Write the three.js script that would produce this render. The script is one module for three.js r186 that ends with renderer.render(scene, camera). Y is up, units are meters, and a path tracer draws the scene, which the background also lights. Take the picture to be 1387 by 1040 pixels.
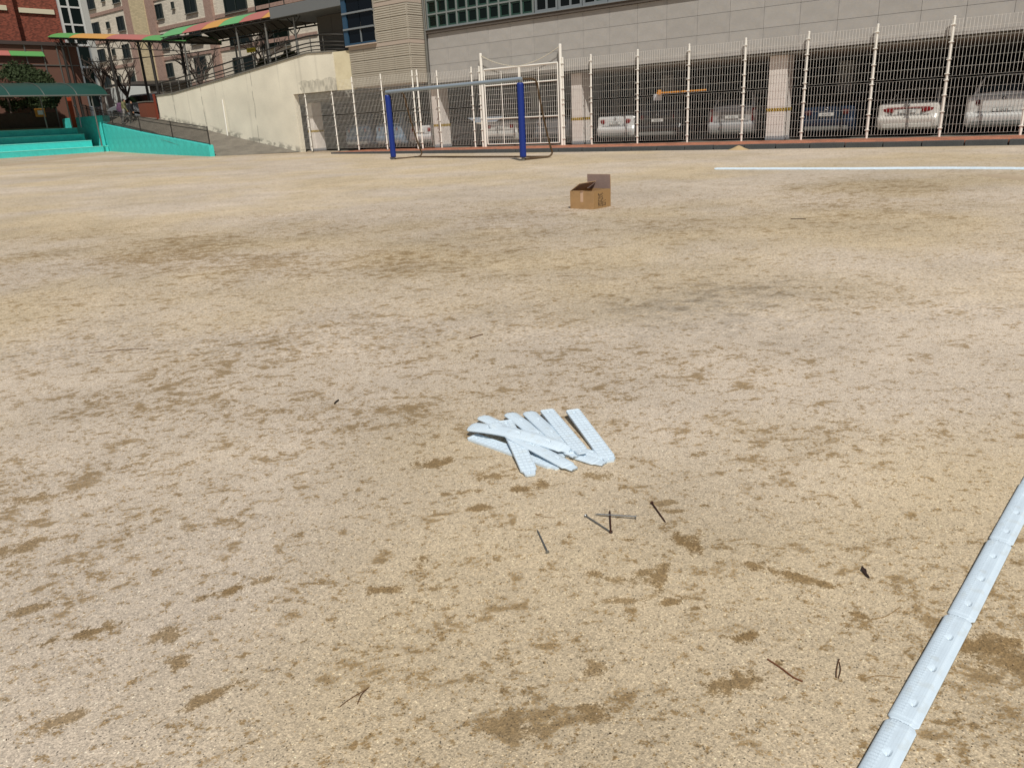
import * as THREE from 'three';
import { MarchingCubes } from 'three/addons/objects/MarchingCubes.js';
import { mergeGeometries } from 'three/addons/utils/BufferGeometryUtils.js';
import { RoundedBoxGeometry } from 'three/addons/geometries/RoundedBoxGeometry.js';

// ---------------------------------------------------------------- camera, sky, sun, exposure
const scene = new THREE.Scene();
const renderer = new THREE.WebGLRenderer({ antialias: true });
renderer.toneMapping = THREE.LinearToneMapping;
renderer.toneMappingExposure = 0.92;
renderer.shadowMap.enabled = true;
const PITCH = 0.34053, ROLL = -0.05133, EYE = 1.303;
const camera = new THREE.PerspectiveCamera(54.03, 1024 / 767, 0.05, 600);
camera.position.set(0, EYE, 0);
{
  const cp = Math.cos(PITCH), sp = Math.sin(PITCH), c = Math.cos(ROLL), q = Math.sin(ROLL);
  camera.up.set(-q, c * cp, -c * sp);
  camera.lookAt(0, EYE - sp, -cp);
}
const SUN = new THREE.Vector3(0.10, 0.79, 0.605).normalize();
{ // hazy spring sky: pale towards the horizon, soft blue overhead
  const w = 256, h = 128, d = new Float32Array(w * h * 4);
  for (let j = 0; j < h; j++) { const e = Math.max(0, ((j + 0.5) / h - 0.5) * 2), k = Math.pow(1 - e, 2.2); for (let i = 0; i < w; i++) { const q = (j * w + i) * 4; d[q] = 0.130 + 0.130 * k; d[q + 1] = 0.160 + 0.120 * k; d[q + 2] = 0.215 + 0.085 * k; d[q + 3] = 1; } }
  const s = new THREE.DataTexture(d, w, h, THREE.RGBAFormat, THREE.FloatType); s.mapping = THREE.EquirectangularReflectionMapping; s.magFilter = s.minFilter = THREE.LinearFilter; s.needsUpdate = true;
  scene.background = s; scene.environment = s;
}
const sun = new THREE.DirectionalLight(0xfffaf2, 4.0);
sun.position.copy(SUN).multiplyScalar(120);
sun.target.position.set(0, 0, -25); sun.position.add(sun.target.position);
sun.castShadow = true; sun.shadow.mapSize.set(4096, 4096);
Object.assign(sun.shadow.camera, { left: -70, right: 70, top: 70, bottom: -70, near: 1, far: 300 });
scene.add(sun, sun.target);

// ---------------------------------------------------------------- helpers
let seed = 12345;
function rnd() { seed |= 0; seed = (seed + 0x6D2B79F5) | 0; let t = Math.imul(seed ^ (seed >>> 15), 1 | seed); t = (t + Math.imul(t ^ (t >>> 7), 61 | t)) ^ t; return ((t ^ (t >>> 14)) >>> 0) / 4294967296; }
const rr = (a, b) => a + (b - a) * rnd();
const lerp = (a, b, t) => a + (b - a) * t, clamp = (v, a = 0, b = 1) => Math.min(b, Math.max(a, v));
const sstep = (a, b, v) => { const t = clamp((v - a) / (b - a)); return t * t * (3 - 2 * t); };
function h2(x, y, s = 0) { let h = Math.imul(x, 374761393) ^ Math.imul(y, 668265263) ^ Math.imul(s + 1, 974634777); h = Math.imul(h ^ (h >>> 13), 1274126177); return ((h ^ (h >>> 16)) >>> 0) / 4294967296; }
function vn(x, y, s = 0) { const xi = Math.floor(x), yi = Math.floor(y); let fx = x - xi, fy = y - yi; fx = fx * fx * (3 - 2 * fx); fy = fy * fy * (3 - 2 * fy); const a = h2(xi, yi, s), b = h2(xi + 1, yi, s), c = h2(xi, yi + 1, s), d = h2(xi + 1, yi + 1, s); return a + (b - a) * fx + (c - a) * fy + (a - b - c + d) * fx * fy; }
function fbm(x, y, o, s = 0) { let v = 0, a = 0.5, n = 0; for (let i = 0; i < o; i++) { v += a * vn(x, y, s + i * 7); n += a; a *= 0.55; x = x * 2.03 + 17.1; y = y * 2.03 + 5.3; } return v / n; }
function tex(w, h, fn, srgb = true) {
  const d = new Uint8Array(w * h * 4), o = [0, 0, 0];
  for (let j = 0; j < h; j++) for (let i = 0; i < w; i++) { fn(i, j, o); const k = (j * w + i) * 4; d[k] = clamp(o[0], 0, 255); d[k + 1] = clamp(o[1], 0, 255); d[k + 2] = clamp(o[2], 0, 255); d[k + 3] = 255; }
  const t = new THREE.DataTexture(d, w, h, THREE.RGBAFormat);
  t.magFilter = THREE.LinearFilter; t.minFilter = THREE.LinearMipmapLinearFilter; t.generateMipmaps = true;
  t.wrapS = t.wrapT = THREE.RepeatWrapping; if (srgb) t.colorSpace = THREE.SRGBColorSpace; t.needsUpdate = true; return t;
}
// periodic noise for tiles: n cells across the tile
function pn(u, v, n, s) { const x = u * n, y = v * n, xi = Math.floor(x), yi = Math.floor(y); let fx = x - xi, fy = y - yi; fx = fx * fx * (3 - 2 * fx); fy = fy * fy * (3 - 2 * fy); const m = (a) => ((a % n) + n) % n; const a = h2(m(xi), m(yi), s), b = h2(m(xi + 1), m(yi), s), c = h2(m(xi), m(yi + 1), s), d = h2(m(xi + 1), m(yi + 1), s); return a + (b - a) * fx + (c - a) * fy + (a - b - c + d) * fx * fy; }
const pf = (u, v, n, s) => pn(u, v, n, s) * 0.5 + pn(u, v, n * 2, s + 1) * 0.28 + pn(u, v, n * 4, s + 2) * 0.22;
function tile(w, r, g, b, o = {}) { // speckled tile: base colour, grain and blotches
  const { grain = 0.08, blot = 0.08, n = 5, s = 1, tint = [0, 0, 0] } = o;
  return tex(w, w, (i, j, c) => { const u = i / w, v = j / w, f = 1 + (h2(i, j, s) - 0.5) * 2 * grain + (pf(u, v, n, s) - 0.5) * 2 * blot, t = pf(u, v, n * 3, s + 9) - 0.5; c[0] = r * f + t * tint[0]; c[1] = g * f + t * tint[1]; c[2] = b * f + t * tint[2]; });
}
const rep = (t, x, y = x) => { const c = t.clone(); c.repeat.set(x, y); c.needsUpdate = true; return c; };
const gls = (color, roughness = 0.12, k = 0.45) => new THREE.MeshPhysicalMaterial({ color, roughness, specularIntensity: k });
const std = (color, roughness = 0.8, o = {}) => new THREE.MeshStandardMaterial({ color, roughness, ...o });
function muv(g, k = 1) { // uv in metres (times k) by dominant normal axis
  const p = g.attributes.position, n = g.attributes.normal, uv = new Float32Array(p.count * 2);
  for (let i = 0; i < p.count; i++) { const ax = Math.abs(n.getX(i)), ay = Math.abs(n.getY(i)), az = Math.abs(n.getZ(i)); let a, b; if (ay > ax && ay > az) { a = p.getX(i); b = p.getZ(i); } else if (ax > az) { a = p.getZ(i); b = p.getY(i); } else { a = p.getX(i); b = p.getY(i); } uv[i * 2] = a * k; uv[i * 2 + 1] = b * k; }
  g.setAttribute('uv', new THREE.BufferAttribute(uv, 2)); return g;
}
const cache = new Map();
const box = (w, h, d) => { const k = 'b' + [w, h, d].map((v) => v.toFixed(4)); if (!cache.has(k)) cache.set(k, muv(new THREE.BoxGeometry(w, h, d))); return cache.get(k); };
const rbox = (w, h, d, r = 0.02, n = 2) => { const k = 'r' + [w, h, d, r, n].join(); if (!cache.has(k)) cache.set(k, muv(new RoundedBoxGeometry(w, h, d, n, Math.min(r, w / 2.01, h / 2.01, d / 2.01)))); return cache.get(k); };
const cyl = (r1, r2, h, n = 12) => { const k = 'c' + [r1, r2, h, n].join(); if (!cache.has(k)) cache.set(k, new THREE.CylinderGeometry(r1, r2, h, n)); return cache.get(k); };
function rod(a, b, r, n = 8, r2 = r) { const A = new THREE.Vector3(...a), B = new THREE.Vector3(...b), d = B.clone().sub(A), g = new THREE.CylinderGeometry(r2, r, d.length(), n); g.applyQuaternion(new THREE.Quaternion().setFromUnitVectors(new THREE.Vector3(0, 1, 0), d.normalize())); g.translate((A.x + B.x) / 2, (A.y + B.y) / 2, (A.z + B.z) / 2); return g; }
const tube = (pts, r, n = 24, m = 8) => new THREE.TubeGeometry(new THREE.CatmullRomCurve3(pts.map((p) => new THREE.Vector3(...p))), n, r, m);
const moved = (g, x, y, z) => g.clone().translate(x, y, z);
const taken = {};
function nm(n) { const k = (taken[n] = (taken[n] ?? -1) + 1); return k ? n + '_' + String(k).padStart(3, '0') : n; }
function tag(o, label, category, group) { o.userData.label = label; o.userData.category = category; if (group) o.userData.group = group; return o; }
function thing(name, label, category, group) { const g = new THREE.Group(); g.name = nm(name); tag(g, label, category, group); scene.add(g); return g; }
function struct(name) { const g = new THREE.Group(); g.name = nm(name); g.userData.kind = 'structure'; scene.add(g); return g; }
function part(p, name, geo, m, x = 0, y = 0, z = 0, rx = 0, ry = 0, rz = 0) { const o = new THREE.Mesh(geo, m); o.name = name; o.position.set(x, y, z); o.rotation.set(rx, ry, rz); o.castShadow = o.receiveShadow = true; p.add(o); return o; }
function solo(name, geo, m, label, category, group) { const o = new THREE.Mesh(geo, m); o.name = nm(name); o.castShadow = o.receiveShadow = true; tag(o, label, category, group); scene.add(o); return o; }
function copy(o, label) { const c = o.clone(); c.name = nm(o.name.replace(/_\d{3}$/, '')); c.userData = { ...o.userData }; if (label) c.userData.label = label; scene.add(c); return c; }
// the school's own axes: s runs along the fence, w goes in under the building, origin at a fence post
const P9 = [3.5687, -30.5701], XA = [0.77623, 0.63045], TH = -0.68213;
const wx = (s, w) => P9[0] + XA[0] * s + XA[1] * w, wz = (s, w) => P9[1] + XA[1] * s - XA[0] * w;
const at = (g, s = 0, y = 0, w = 0, turn = 0) => { g.position.set(wx(s, w), y, wz(s, w)); g.rotation.y = TH + turn; return g; };
const sOf = (x, z) => (x - P9[0]) * XA[0] + (z - P9[1]) * XA[1];
const Yg = (s) => { const t = clamp(-s, 0, 42); return 0.00237 * t + 0.000281 * t * t; };   // the field rises gently to one end
const dips = (x, z) => { const k = sstep(-14, -11, z) * (1 - sstep(-0.9, -0.6, z)); return k ? k * ((vn(x * 1.3 + 5, z * 1.3, 801) - 0.5) * 0.012 + (vn(x * 4.1, z * 4.1 + 3, 802) - 0.5) * 0.006 + (vn(x * 11, z * 11, 803) - 0.5) * 0.0028) : 0; };   // shallow hollows and scuffs of the trodden sand
const groundY = (x, z) => Yg(sOf(x, z)) + dips(x, z);

// ---------------------------------------------------------------- materials
const granite = tile(512, 174, 171, 166, { grain: 0.10, blot: 0.035, n: 6, s: 3, tint: [6, 2, -4] });
const granites = [0, 1, 2, 3].map((i) => std(new THREE.Color().setScalar(0.94 + i * 0.02), 0.8, { map: rep(granite, 0.9, 0.9) }));
const M = {
  white: std(0xf0ede4, 0.45), whiteDirty: std(0xdedacb, 0.6, { map: tile(256, 250, 247, 238, { grain: 0.05, blot: 0.06, n: 4, s: 12 }) }),
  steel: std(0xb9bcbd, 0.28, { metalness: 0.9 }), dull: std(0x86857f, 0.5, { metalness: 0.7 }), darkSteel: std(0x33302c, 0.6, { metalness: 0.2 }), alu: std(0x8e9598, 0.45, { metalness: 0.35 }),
  rustTube: std(0x6d5d48, 0.7, { metalness: 0.3, map: tile(128, 225, 210, 195, { grain: 0.2, blot: 0.25, n: 6, s: 4 }) }),
  rust: std(0x4a3024, 0.85, { metalness: 0.2, map: tile(128, 220, 190, 170, { grain: 0.3, blot: 0.3, n: 8, s: 14 }) }), nail: std(0x8d9192, 0.35, { metalness: 0.85 }),
  blue: std(0x0a2c7e, 0.5), dark: std(0x2c2a27, 0.9), glass: gls(0x0b0f0e, 0.1, 0.6), glassGreen: gls(0x0c1713), glassBlue: gls(0x0a1118), blueFrame: std(0x2a4a63, 0.5),
  blockRim: std(0x2c4a40, 0.4), clad: std(0xc3beb4, 0.85, { map: tile(256, 240, 236, 228, { grain: 0.10, blot: 0.05, n: 5, s: 22 }) }), cladBand: std(0xb3a597, 0.85), concrete: std(0x8b8880, 0.95, { map: tile(256, 235, 232, 226, { grain: 0.12, blot: 0.14, n: 4, s: 31 }) }),
  greyWall: std(0x5f5c56, 0.85), slab: std(0x6f7273, 0.7), column: std(0xe6e1dc, 0.8, { map: tile(256, 246, 243, 240, { grain: 0.05, blot: 0.07, n: 3, s: 41 }) }), columnBase: std(0x8f9094, 0.9),
  tealWall: std(0x4cdad2, 0.7, { map: tile(256, 240, 244, 243, { grain: 0.05, blot: 0.09, n: 4, s: 51 }) }), tealTop: std(0x86e4d8, 0.7), kerb: std(0x55595a, 0.9, { map: tile(256, 225, 225, 225, { grain: 0.22, blot: 0.12, n: 5, s: 61 }) }),
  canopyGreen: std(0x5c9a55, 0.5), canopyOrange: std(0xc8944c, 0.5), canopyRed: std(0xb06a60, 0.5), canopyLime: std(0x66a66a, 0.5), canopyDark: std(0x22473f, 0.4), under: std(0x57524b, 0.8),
  pinkBrick: std(0xb3988c, 0.9, { map: tile(128, 235, 228, 222, { grain: 0.22, blot: 0.12, n: 8, s: 71 }) }), winFrame: std(0x2b322f, 0.5), bark: std(0x4b4038, 0.95), leafDark: std(0x2c3a17, 0.8), leafOlive: std(0x4a4a1c, 0.8),
  redPost: std(0x7a3420, 0.7), brickPillar: std(0x7d4632, 0.9), yellow: std(0xd0c02c, 0.6), poster: std(0xb87a28, 0.7), paper: std(0xc8ccd0, 0.8), tape: std(0xcfae92, 0.35), black: std(0x141414, 0.6), tyre: std(0x151515, 0.9),
  red: std(0x7d0d12, 0.25), redDark: std(0x4a0a0c, 0.25), plate: std(0xd6d8d4, 0.5), rim: std(0x8d9092, 0.35, { metalness: 0.7 }), bumperGrey: std(0x6e706c, 0.7),
};

// ---------------------------------------------------------------- sand field
const zones = [[-3.6, -10, 3.2, 1.7, 0.9], [-1.0, -7.4, 1.3, 0.6, 0.9], [-2.4, -8.2, 1.6, 0.7, 0.7], [-0.9, -10.8, 1.8, 1.1, 0.6], [-2.2, -3.7, 0.9, 0.6, 0.9], [-0.5, -3.3, 0.6, 0.35, 0.7], [-1.9, -4.7, 1.1, 0.5, 0.8], [1.2, -2.8, 0.5, 0.3, 0.5], [-4.2, -8.4, 1.5, 0.8, 0.7], [-1.6, -2.4, 0.6, 0.4, 0.8], [1.2, -1.5, 0.3, 0.25, 0.9], [4, -9, 2.5, 1.5, 0.5], [6, -12, 3, 2, 0.5], [1.6, -9, 1.5, 1.0, 0.5], [0.1, -1.3, 0.35, 0.2, 0.5], [1.4, -5.4, 0.9, 0.5, 0.5], [-5, -6.5, 1.5, 1, 0.6], [-3, -5.6, 1.4, 0.9, 0.6], [-1.3, -3.0, 0.8, 0.5, 0.6], [-2.2, -2.9, 0.6, 0.5, 0.6], [0.6, -3.9, 0.8, 0.4, 0.4]];
const greyZones = [[1.25, -5.1, 0.55, 0.35, 0.32], [1.8, -5.6, 0.7, 0.4, 0.24], [1.5, -4.4, 0.8, 0.5, 0.16]];
const spots = [[-0.4, -1.911, 0.045, 0.020, 0], [-0.257, -1.902, 0.022, 0.013, 0.3], [0.541, -2.08, 0.038, 0.05, 0], [0.411, -1.907, 0.022, 0.055, -0.3], [0.36, -1.93, 0.04, 0.015, 0.2], [0.16, -1.535, 0.035, 0.03, 0.8], [-0.315, -2.053, 0.035, 0.03, 0.5], [0.48, -1.742, 0.05, 0.014, 0.2], [0.42, -1.78, 0.07, 0.012, 0.1], [0.004, -1.347, 0.045, 0.03, 0.4], [-0.04, -1.36, 0.05, 0.02, 0.3], [0.142, -1.382, 0.03, 0.03, 0], [-0.91, -1.623, 0.035, 0.03, 0.6], [-1.103, -1.444, 0.04, 0.02, 0.6], [-0.884, -1.946, 0.06, 0.02, 0.5], [-0.80, -1.99, 0.05, 0.02, 0.5], [-1.703, -2.273, 0.08, 0.035, 0.5], [-1.892, -2.637, 0.10, 0.04, 0.2], [0.29, -1.899, 0.06, 0.02, -0.2], [0.22, -1.93, 0.03, 0.02, -0.5], [0.28, -1.8, 0.07, 0.014, 0.05], [0.73, -1.91, 0.05, 0.02, -0.6], [0.80, -1.87, 0.06, 0.02, -0.6], [0.87, -1.82, 0.05, 0.015, -0.5], [1.16, -1.53, 0.10, 0.035, 0.1], [1.20, -1.46, 0.08, 0.03, 0], [0.89, -1.676, 0.03, 0.014, -0.4], [0.62, -1.51, 0.018, 0.018, 0], [-1.2, -1.78, 0.09, 0.025, 0.4], [-1.0, -1.74, 0.05, 0.025, 0.4], [-1.45, -1.9, 0.05, 0.02, 0.5], [0.52, -1.45, 0.07, 0.03, 0.3], [0.56, -1.61, 0.04, 0.02, 0.2], [0.35, -2.12, 0.03, 0.01, 0], [0.52, -2.35, 0.04, 0.018, 0], [0.53, -2.29, 0.05, 0.014, 0], [-0.15, -2.37, 0.05, 0.02, 0.2], [-0.2, -2.5, 0.06, 0.02, 0.2], [0.02, -2.5, 0.06, 0.03, 0], [0.1, -2.52, 0.05, 0.03, 0], [-0.1, -2.62, 0.08, 0.03, 0.1], [-0.35, -2.75, 0.08, 0.04, 0.2], [0.3, -2.58, 0.06, 0.03, 0], [-0.78, -1.5, 0.05, 0.02, 0.7]];
const rag = (x, y, s) => vn(x, y, s) * 0.36 + vn(x * 2.1 + 3.3, y * 2.1, s + 1) * 0.27 + vn(x * 4.7, y * 4.7 + 1.7, s + 2) * 0.21 + vn(x * 10.3 + 5, y * 10.3, s + 3) * 0.16;
function sandAt(x, z, px, o) {
  const big = fbm(x * 0.22 + 3, z * 0.22, 3, 1) - 0.5, mid = fbm(x * 1.7, z * 1.7, 3, 40) - 0.5;
  let dens = 0.20, grey = 0;
  for (const q of zones) { const a = (x - q[0]) / q[2], b = (z - q[1]) / q[3], e = a * a + b * b; if (e < 5) dens += q[4] * Math.exp(-e); }
  for (const q of greyZones) { const a = (x - q[0]) / q[2], b = (z - q[1]) / q[3], e = a * a + b * b; if (e < 5) grey += q[4] * Math.exp(-e); }
  dens *= 0.45 + 1.1 * sstep(0.3, 0.75, fbm(x * 0.8, z * 0.8, 2, 77)); if (z < -14) dens *= 0.6; else if (z > -3.4) dens *= 0.82;
  const wxx = x + (vn(x * 9, z * 9, 5) - 0.5) * 0.06, wzz = z + (vn(x * 9, z * 9, 6) - 0.5) * 0.05;
  const fine = px < 0.02 ? vn(x * 210, z * 210, 15) : 0.5, g0 = px < 0.006 ? h2(Math.floor(x * 520), Math.floor(z * 520), 2) : h2(Math.floor(x / px), Math.floor(z / px), 2);
  const gr = (fine - 0.5) * 0.13 + (g0 - 0.5) * 0.11, st = rag(wxx * 8 + wzz * 1.5, wzz * 11, 90) + gr;
  const th = 0.715 - 0.125 * clamp(dens, 0, 1.35);
  let m = sstep(th, th + 0.06, st) * 0.66;
  const st2 = rag(x * 20, z * 25, 120) + gr * 1.1, st3 = rag(x * 46 + z * 9, z * 56, 150) + gr, t2 = 0.695 - 0.088 * dens, t3 = 0.70 - 0.065 * dens;
  m = Math.max(m, sstep(t2, t2 + 0.05, st2) * 0.74, px < 0.012 ? sstep(t3, t3 + 0.05, st3) * 0.75 : 0);
  if (z > -3.2) for (const q of spots) { const dx = x - q[0], dz = z - q[1]; if (dx * dx + dz * dz < 0.03) { const c = Math.cos(q[4]), s = Math.sin(q[4]), a = (dx * c - dz * s) / q[2], b = (dx * s + dz * c) / q[3], e = Math.sqrt(a * a + b * b) + (vn(x * 22, z * 22, 35) - 0.5) * 1.3 + (vn(x * 55, z * 55, 33) - 0.5) * 0.9 + (fine - 0.5) * 0.7 + (g0 - 0.5) * 0.5; m = Math.max(m, (1 - sstep(0.55, 1.2, e)) * (0.55 + 0.35 * vn(q[0] * 9, q[1] * 9, 36))); } }
  const near = clamp(0.012 / px, 0.2, 1);
  let f = 1 + big * 0.16 + mid * 0.13 + (g0 - 0.5) * 0.26 * near + (fine - 0.5) * 0.22 * near;
  const sp = h2(Math.floor(x * 330), Math.floor(z * 330), 8); if (px < 0.006) { if (sp > 0.982) f *= 0.60; else if (sp > 0.962) f *= 1.25; } else if (px < 0.012 && g0 > 0.988) f *= 0.62;
  const yel = clamp(0.5 + (fbm(x * 0.5, z * 0.5, 3, 200) - 0.5) * 3.0);
  let r = lerp(197, 194, yel), g = lerp(182, 176, yel), b = lerp(163, 147, yel);
  r = lerp(r, 116, m * 0.88); g = lerp(g, 89, m * 0.88); b = lerp(b, 50, m * 0.88);
  const gm = grey * (0.3 + sstep(0.4, 0.65, st) * 1.1); r = lerp(r, 120, gm); g = lerp(g, 112, gm); b = lerp(b, 102, gm);
  o[0] = r * f; o[1] = g * f; o[2] = b * f;
}
const sandBump = tex(1024, 1024, (i, j, c) => { const u = i / 1024, v = j / 1024; c[0] = c[1] = c[2] = 90 + 95 * (pf(u, v, 14, 300) - 0.5) + 60 * (pn(u, v, 90, 310) - 0.5) + 80 * (pn(u, v, 400, 320) - 0.5); }, false);
const field = struct('ground');
function sheet(x0, x1, z0, z1, nx, nz, m, lift = 0, uvm = 0) {
  const p = [], uv = [], id = [];
  for (let j = 0; j <= nz; j++) for (let i = 0; i <= nx; i++) { const x = lerp(x0, x1, i / nx), z = lerp(z0, z1, j / nz); p.push(x, groundY(x, z) + lift, z); uv.push(uvm ? x / uvm : i / nx, uvm ? z / uvm : j / nz); }
  for (let j = 0; j < nz; j++) for (let i = 0; i < nx; i++) { const a = j * (nx + 1) + i; id.push(a, a + nx + 1, a + 1, a + 1, a + nx + 1, a + nx + 2); }
  const g = new THREE.BufferGeometry(); g.setAttribute('position', new THREE.Float32BufferAttribute(p, 3)); g.setAttribute('uv', new THREE.Float32BufferAttribute(uv, 2)); g.setIndex(id); g.computeVertexNormals();
  part(field, 'sand', g, m);
}
function sandPatch(x0, x1, z0, z1, w, h, nx, nz) {
  const px = (x1 - x0) / w, t = tex(w, h, (i, j, o) => sandAt(lerp(x0, x1, (i + 0.5) / w), lerp(z0, z1, (j + 0.5) / h), px, o));
  t.wrapS = t.wrapT = THREE.ClampToEdgeWrapping;
  sheet(x0, x1, z0, z1, nx, nz, std(0xffffff, 0.95, { map: t, bumpMap: rep(sandBump, (x1 - x0) / 1.3, (z1 - z0) / 1.3), bumpScale: 0.004 }));
}
sandPatch(-3.3, -0.1, -4.4, -0.8, 2000, 2000, 120, 130); sandPatch(-0.1, 3.1, -4.4, -0.8, 2000, 2000, 120, 130);
sandPatch(-9.5, 8, -13, -4.4, 2048, 1800, 220, 130);
sandPatch(-26, 16, -38, -13, 2048, 1500, 60, 40);
{
  const far = std(0xffffff, 0.95, { map: tex(512, 512, (i, j, o) => { sandAt(40 + i / 64, 60 + j / 64, 1 / 64, o); const e = Math.max(Math.abs(i - 256), Math.abs(j - 256)) / 256, k = sstep(0.8, 1, e), f = 0.94; o[0] = lerp(o[0], 186, k) * f; o[1] = lerp(o[1], 165, k) * f; o[2] = lerp(o[2], 138, k) * f; }) });
  sheet(-9.5, -3.3, -4.4, -0.5, 8, 4, far, 0, 8); sheet(3.1, 8, -4.4, -0.5, 8, 4, far, 0, 8);
  sheet(-26, -9.5, -13, -0.5, 20, 16, far, 0, 8); sheet(8, 16, -13, -0.5, 10, 12, far, 0, 8);
  sheet(-26, 16, -0.5, 60, 12, 12, far, 0, 8); sheet(-3.3, 3.1, -0.8, -0.5, 8, 1, far, 0, 8);
  sheet(-150, -26, -38, 60, 60, 40, far, 0, 8); sheet(16, 90, -38, 60, 20, 20, far, 0, 8);
  sheet(-150, 90, -150, -38, 90, 50, far, 0, 8);
}

// ---------------------------------------------------------------- pavement, kerb, parking floor, driveway, plaza
{
  const pav = at(struct('pavement'));
  const bt = tex(512, 512, (i, j, o) => { const row = Math.floor(j / 32), ii = (i + (row % 2) * 32) % 512, jx = ii % 64, jy = j % 32, joint = jx < 3 || jy < 3, k = h2(Math.floor(ii / 64), row, 5); const f = (0.8 + 0.35 * k) * (1 + (h2(i, j, 4) - 0.5) * 0.22); o[0] = joint ? 120 : 176 * f; o[1] = joint ? 100 : 112 * f; o[2] = joint ? 84 : 84 * f; });
  part(pav, 'paving', box(44, 0.3, 2.1), std(0xffffff, 0.9, { map: rep(bt, 0.6, 0.6) }), 9.0, -0.005, 1.06);
  const kg = [0.985, 0.95].map((l) => rbox(l, 0.34, 0.16, 0.015));
  const kerb = at(struct('kerb'));
  for (let s = -13; s < 24; s++) part(kerb, 'kerb_stone', kg[s & 1], M.kerb, s + 0.5 + rr(-0.008, 0.008), -0.025 + rr(-0.006, 0.006), 2.19 + rr(-0.008, 0.008));
  const floor = at(struct('parking_floor'));
  part(floor, 'concrete_floor', box(50, 0.3, 26), std(0x8b8880, 0.95, { map: tile(512, 225, 223, 219, { grain: 0.1, blot: 0.15, n: 6, s: 81 }) }), 4, -0.03, -13.08);
  // driveway climbing between the white wall and the teal ramp
  const A = [[-16.9, -1.1, 0.15], [-20.3, -1.1, 0.66], [-23.7, -1.1, 1.2], [-27, -1.1, 1.74], [-30.2, -1.1, 2.26], [-34, -0.9, 2.5], [-42, 0.5, 2.75]], B = [[-19.8, -4.36, 0.14], [-22, -4.0, 0.50], [-25, -3.55, 0.92], [-28.2, -3.0, 1.28], [-31.4, -2.5, 1.58], [-36.9, -1.6, 2.08], [-42, -0.8, 2.6]];
  const p = [], uv = [], id = []; A.forEach((a, i) => { for (const q of [a, B[i]]) { p.push(wx(q[0], q[1]), q[2], wz(q[0], q[1])); uv.push(q[0] / 2, q[1] / 2); } if (i) { const k = i * 2 - 2; id.push(k, k + 1, k + 2, k + 2, k + 1, k + 3); } });
  const g = new THREE.BufferGeometry(); g.setAttribute('position', new THREE.Float32BufferAttribute(p, 3)); g.setAttribute('uv', new THREE.Float32BufferAttribute(uv, 2)); g.setIndex(id); g.computeVertexNormals();
  const conc = std(0x8c867c, 0.95, { map: tile(512, 215, 212, 206, { grain: 0.14, blot: 0.16, n: 5, s: 91 }) });
  part(struct('driveway'), 'driveway_surface', g, conc);
  const plaza = at(struct('plaza'));
  part(plaza, 'plaza_surface', box(44, 2.0, 26), conc, -54, 1.55, -13.2);
  part(plaza, 'plaza_surface', box(20, 2.0, 22), conc, -24, 2.4, -13.5);
}

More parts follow.
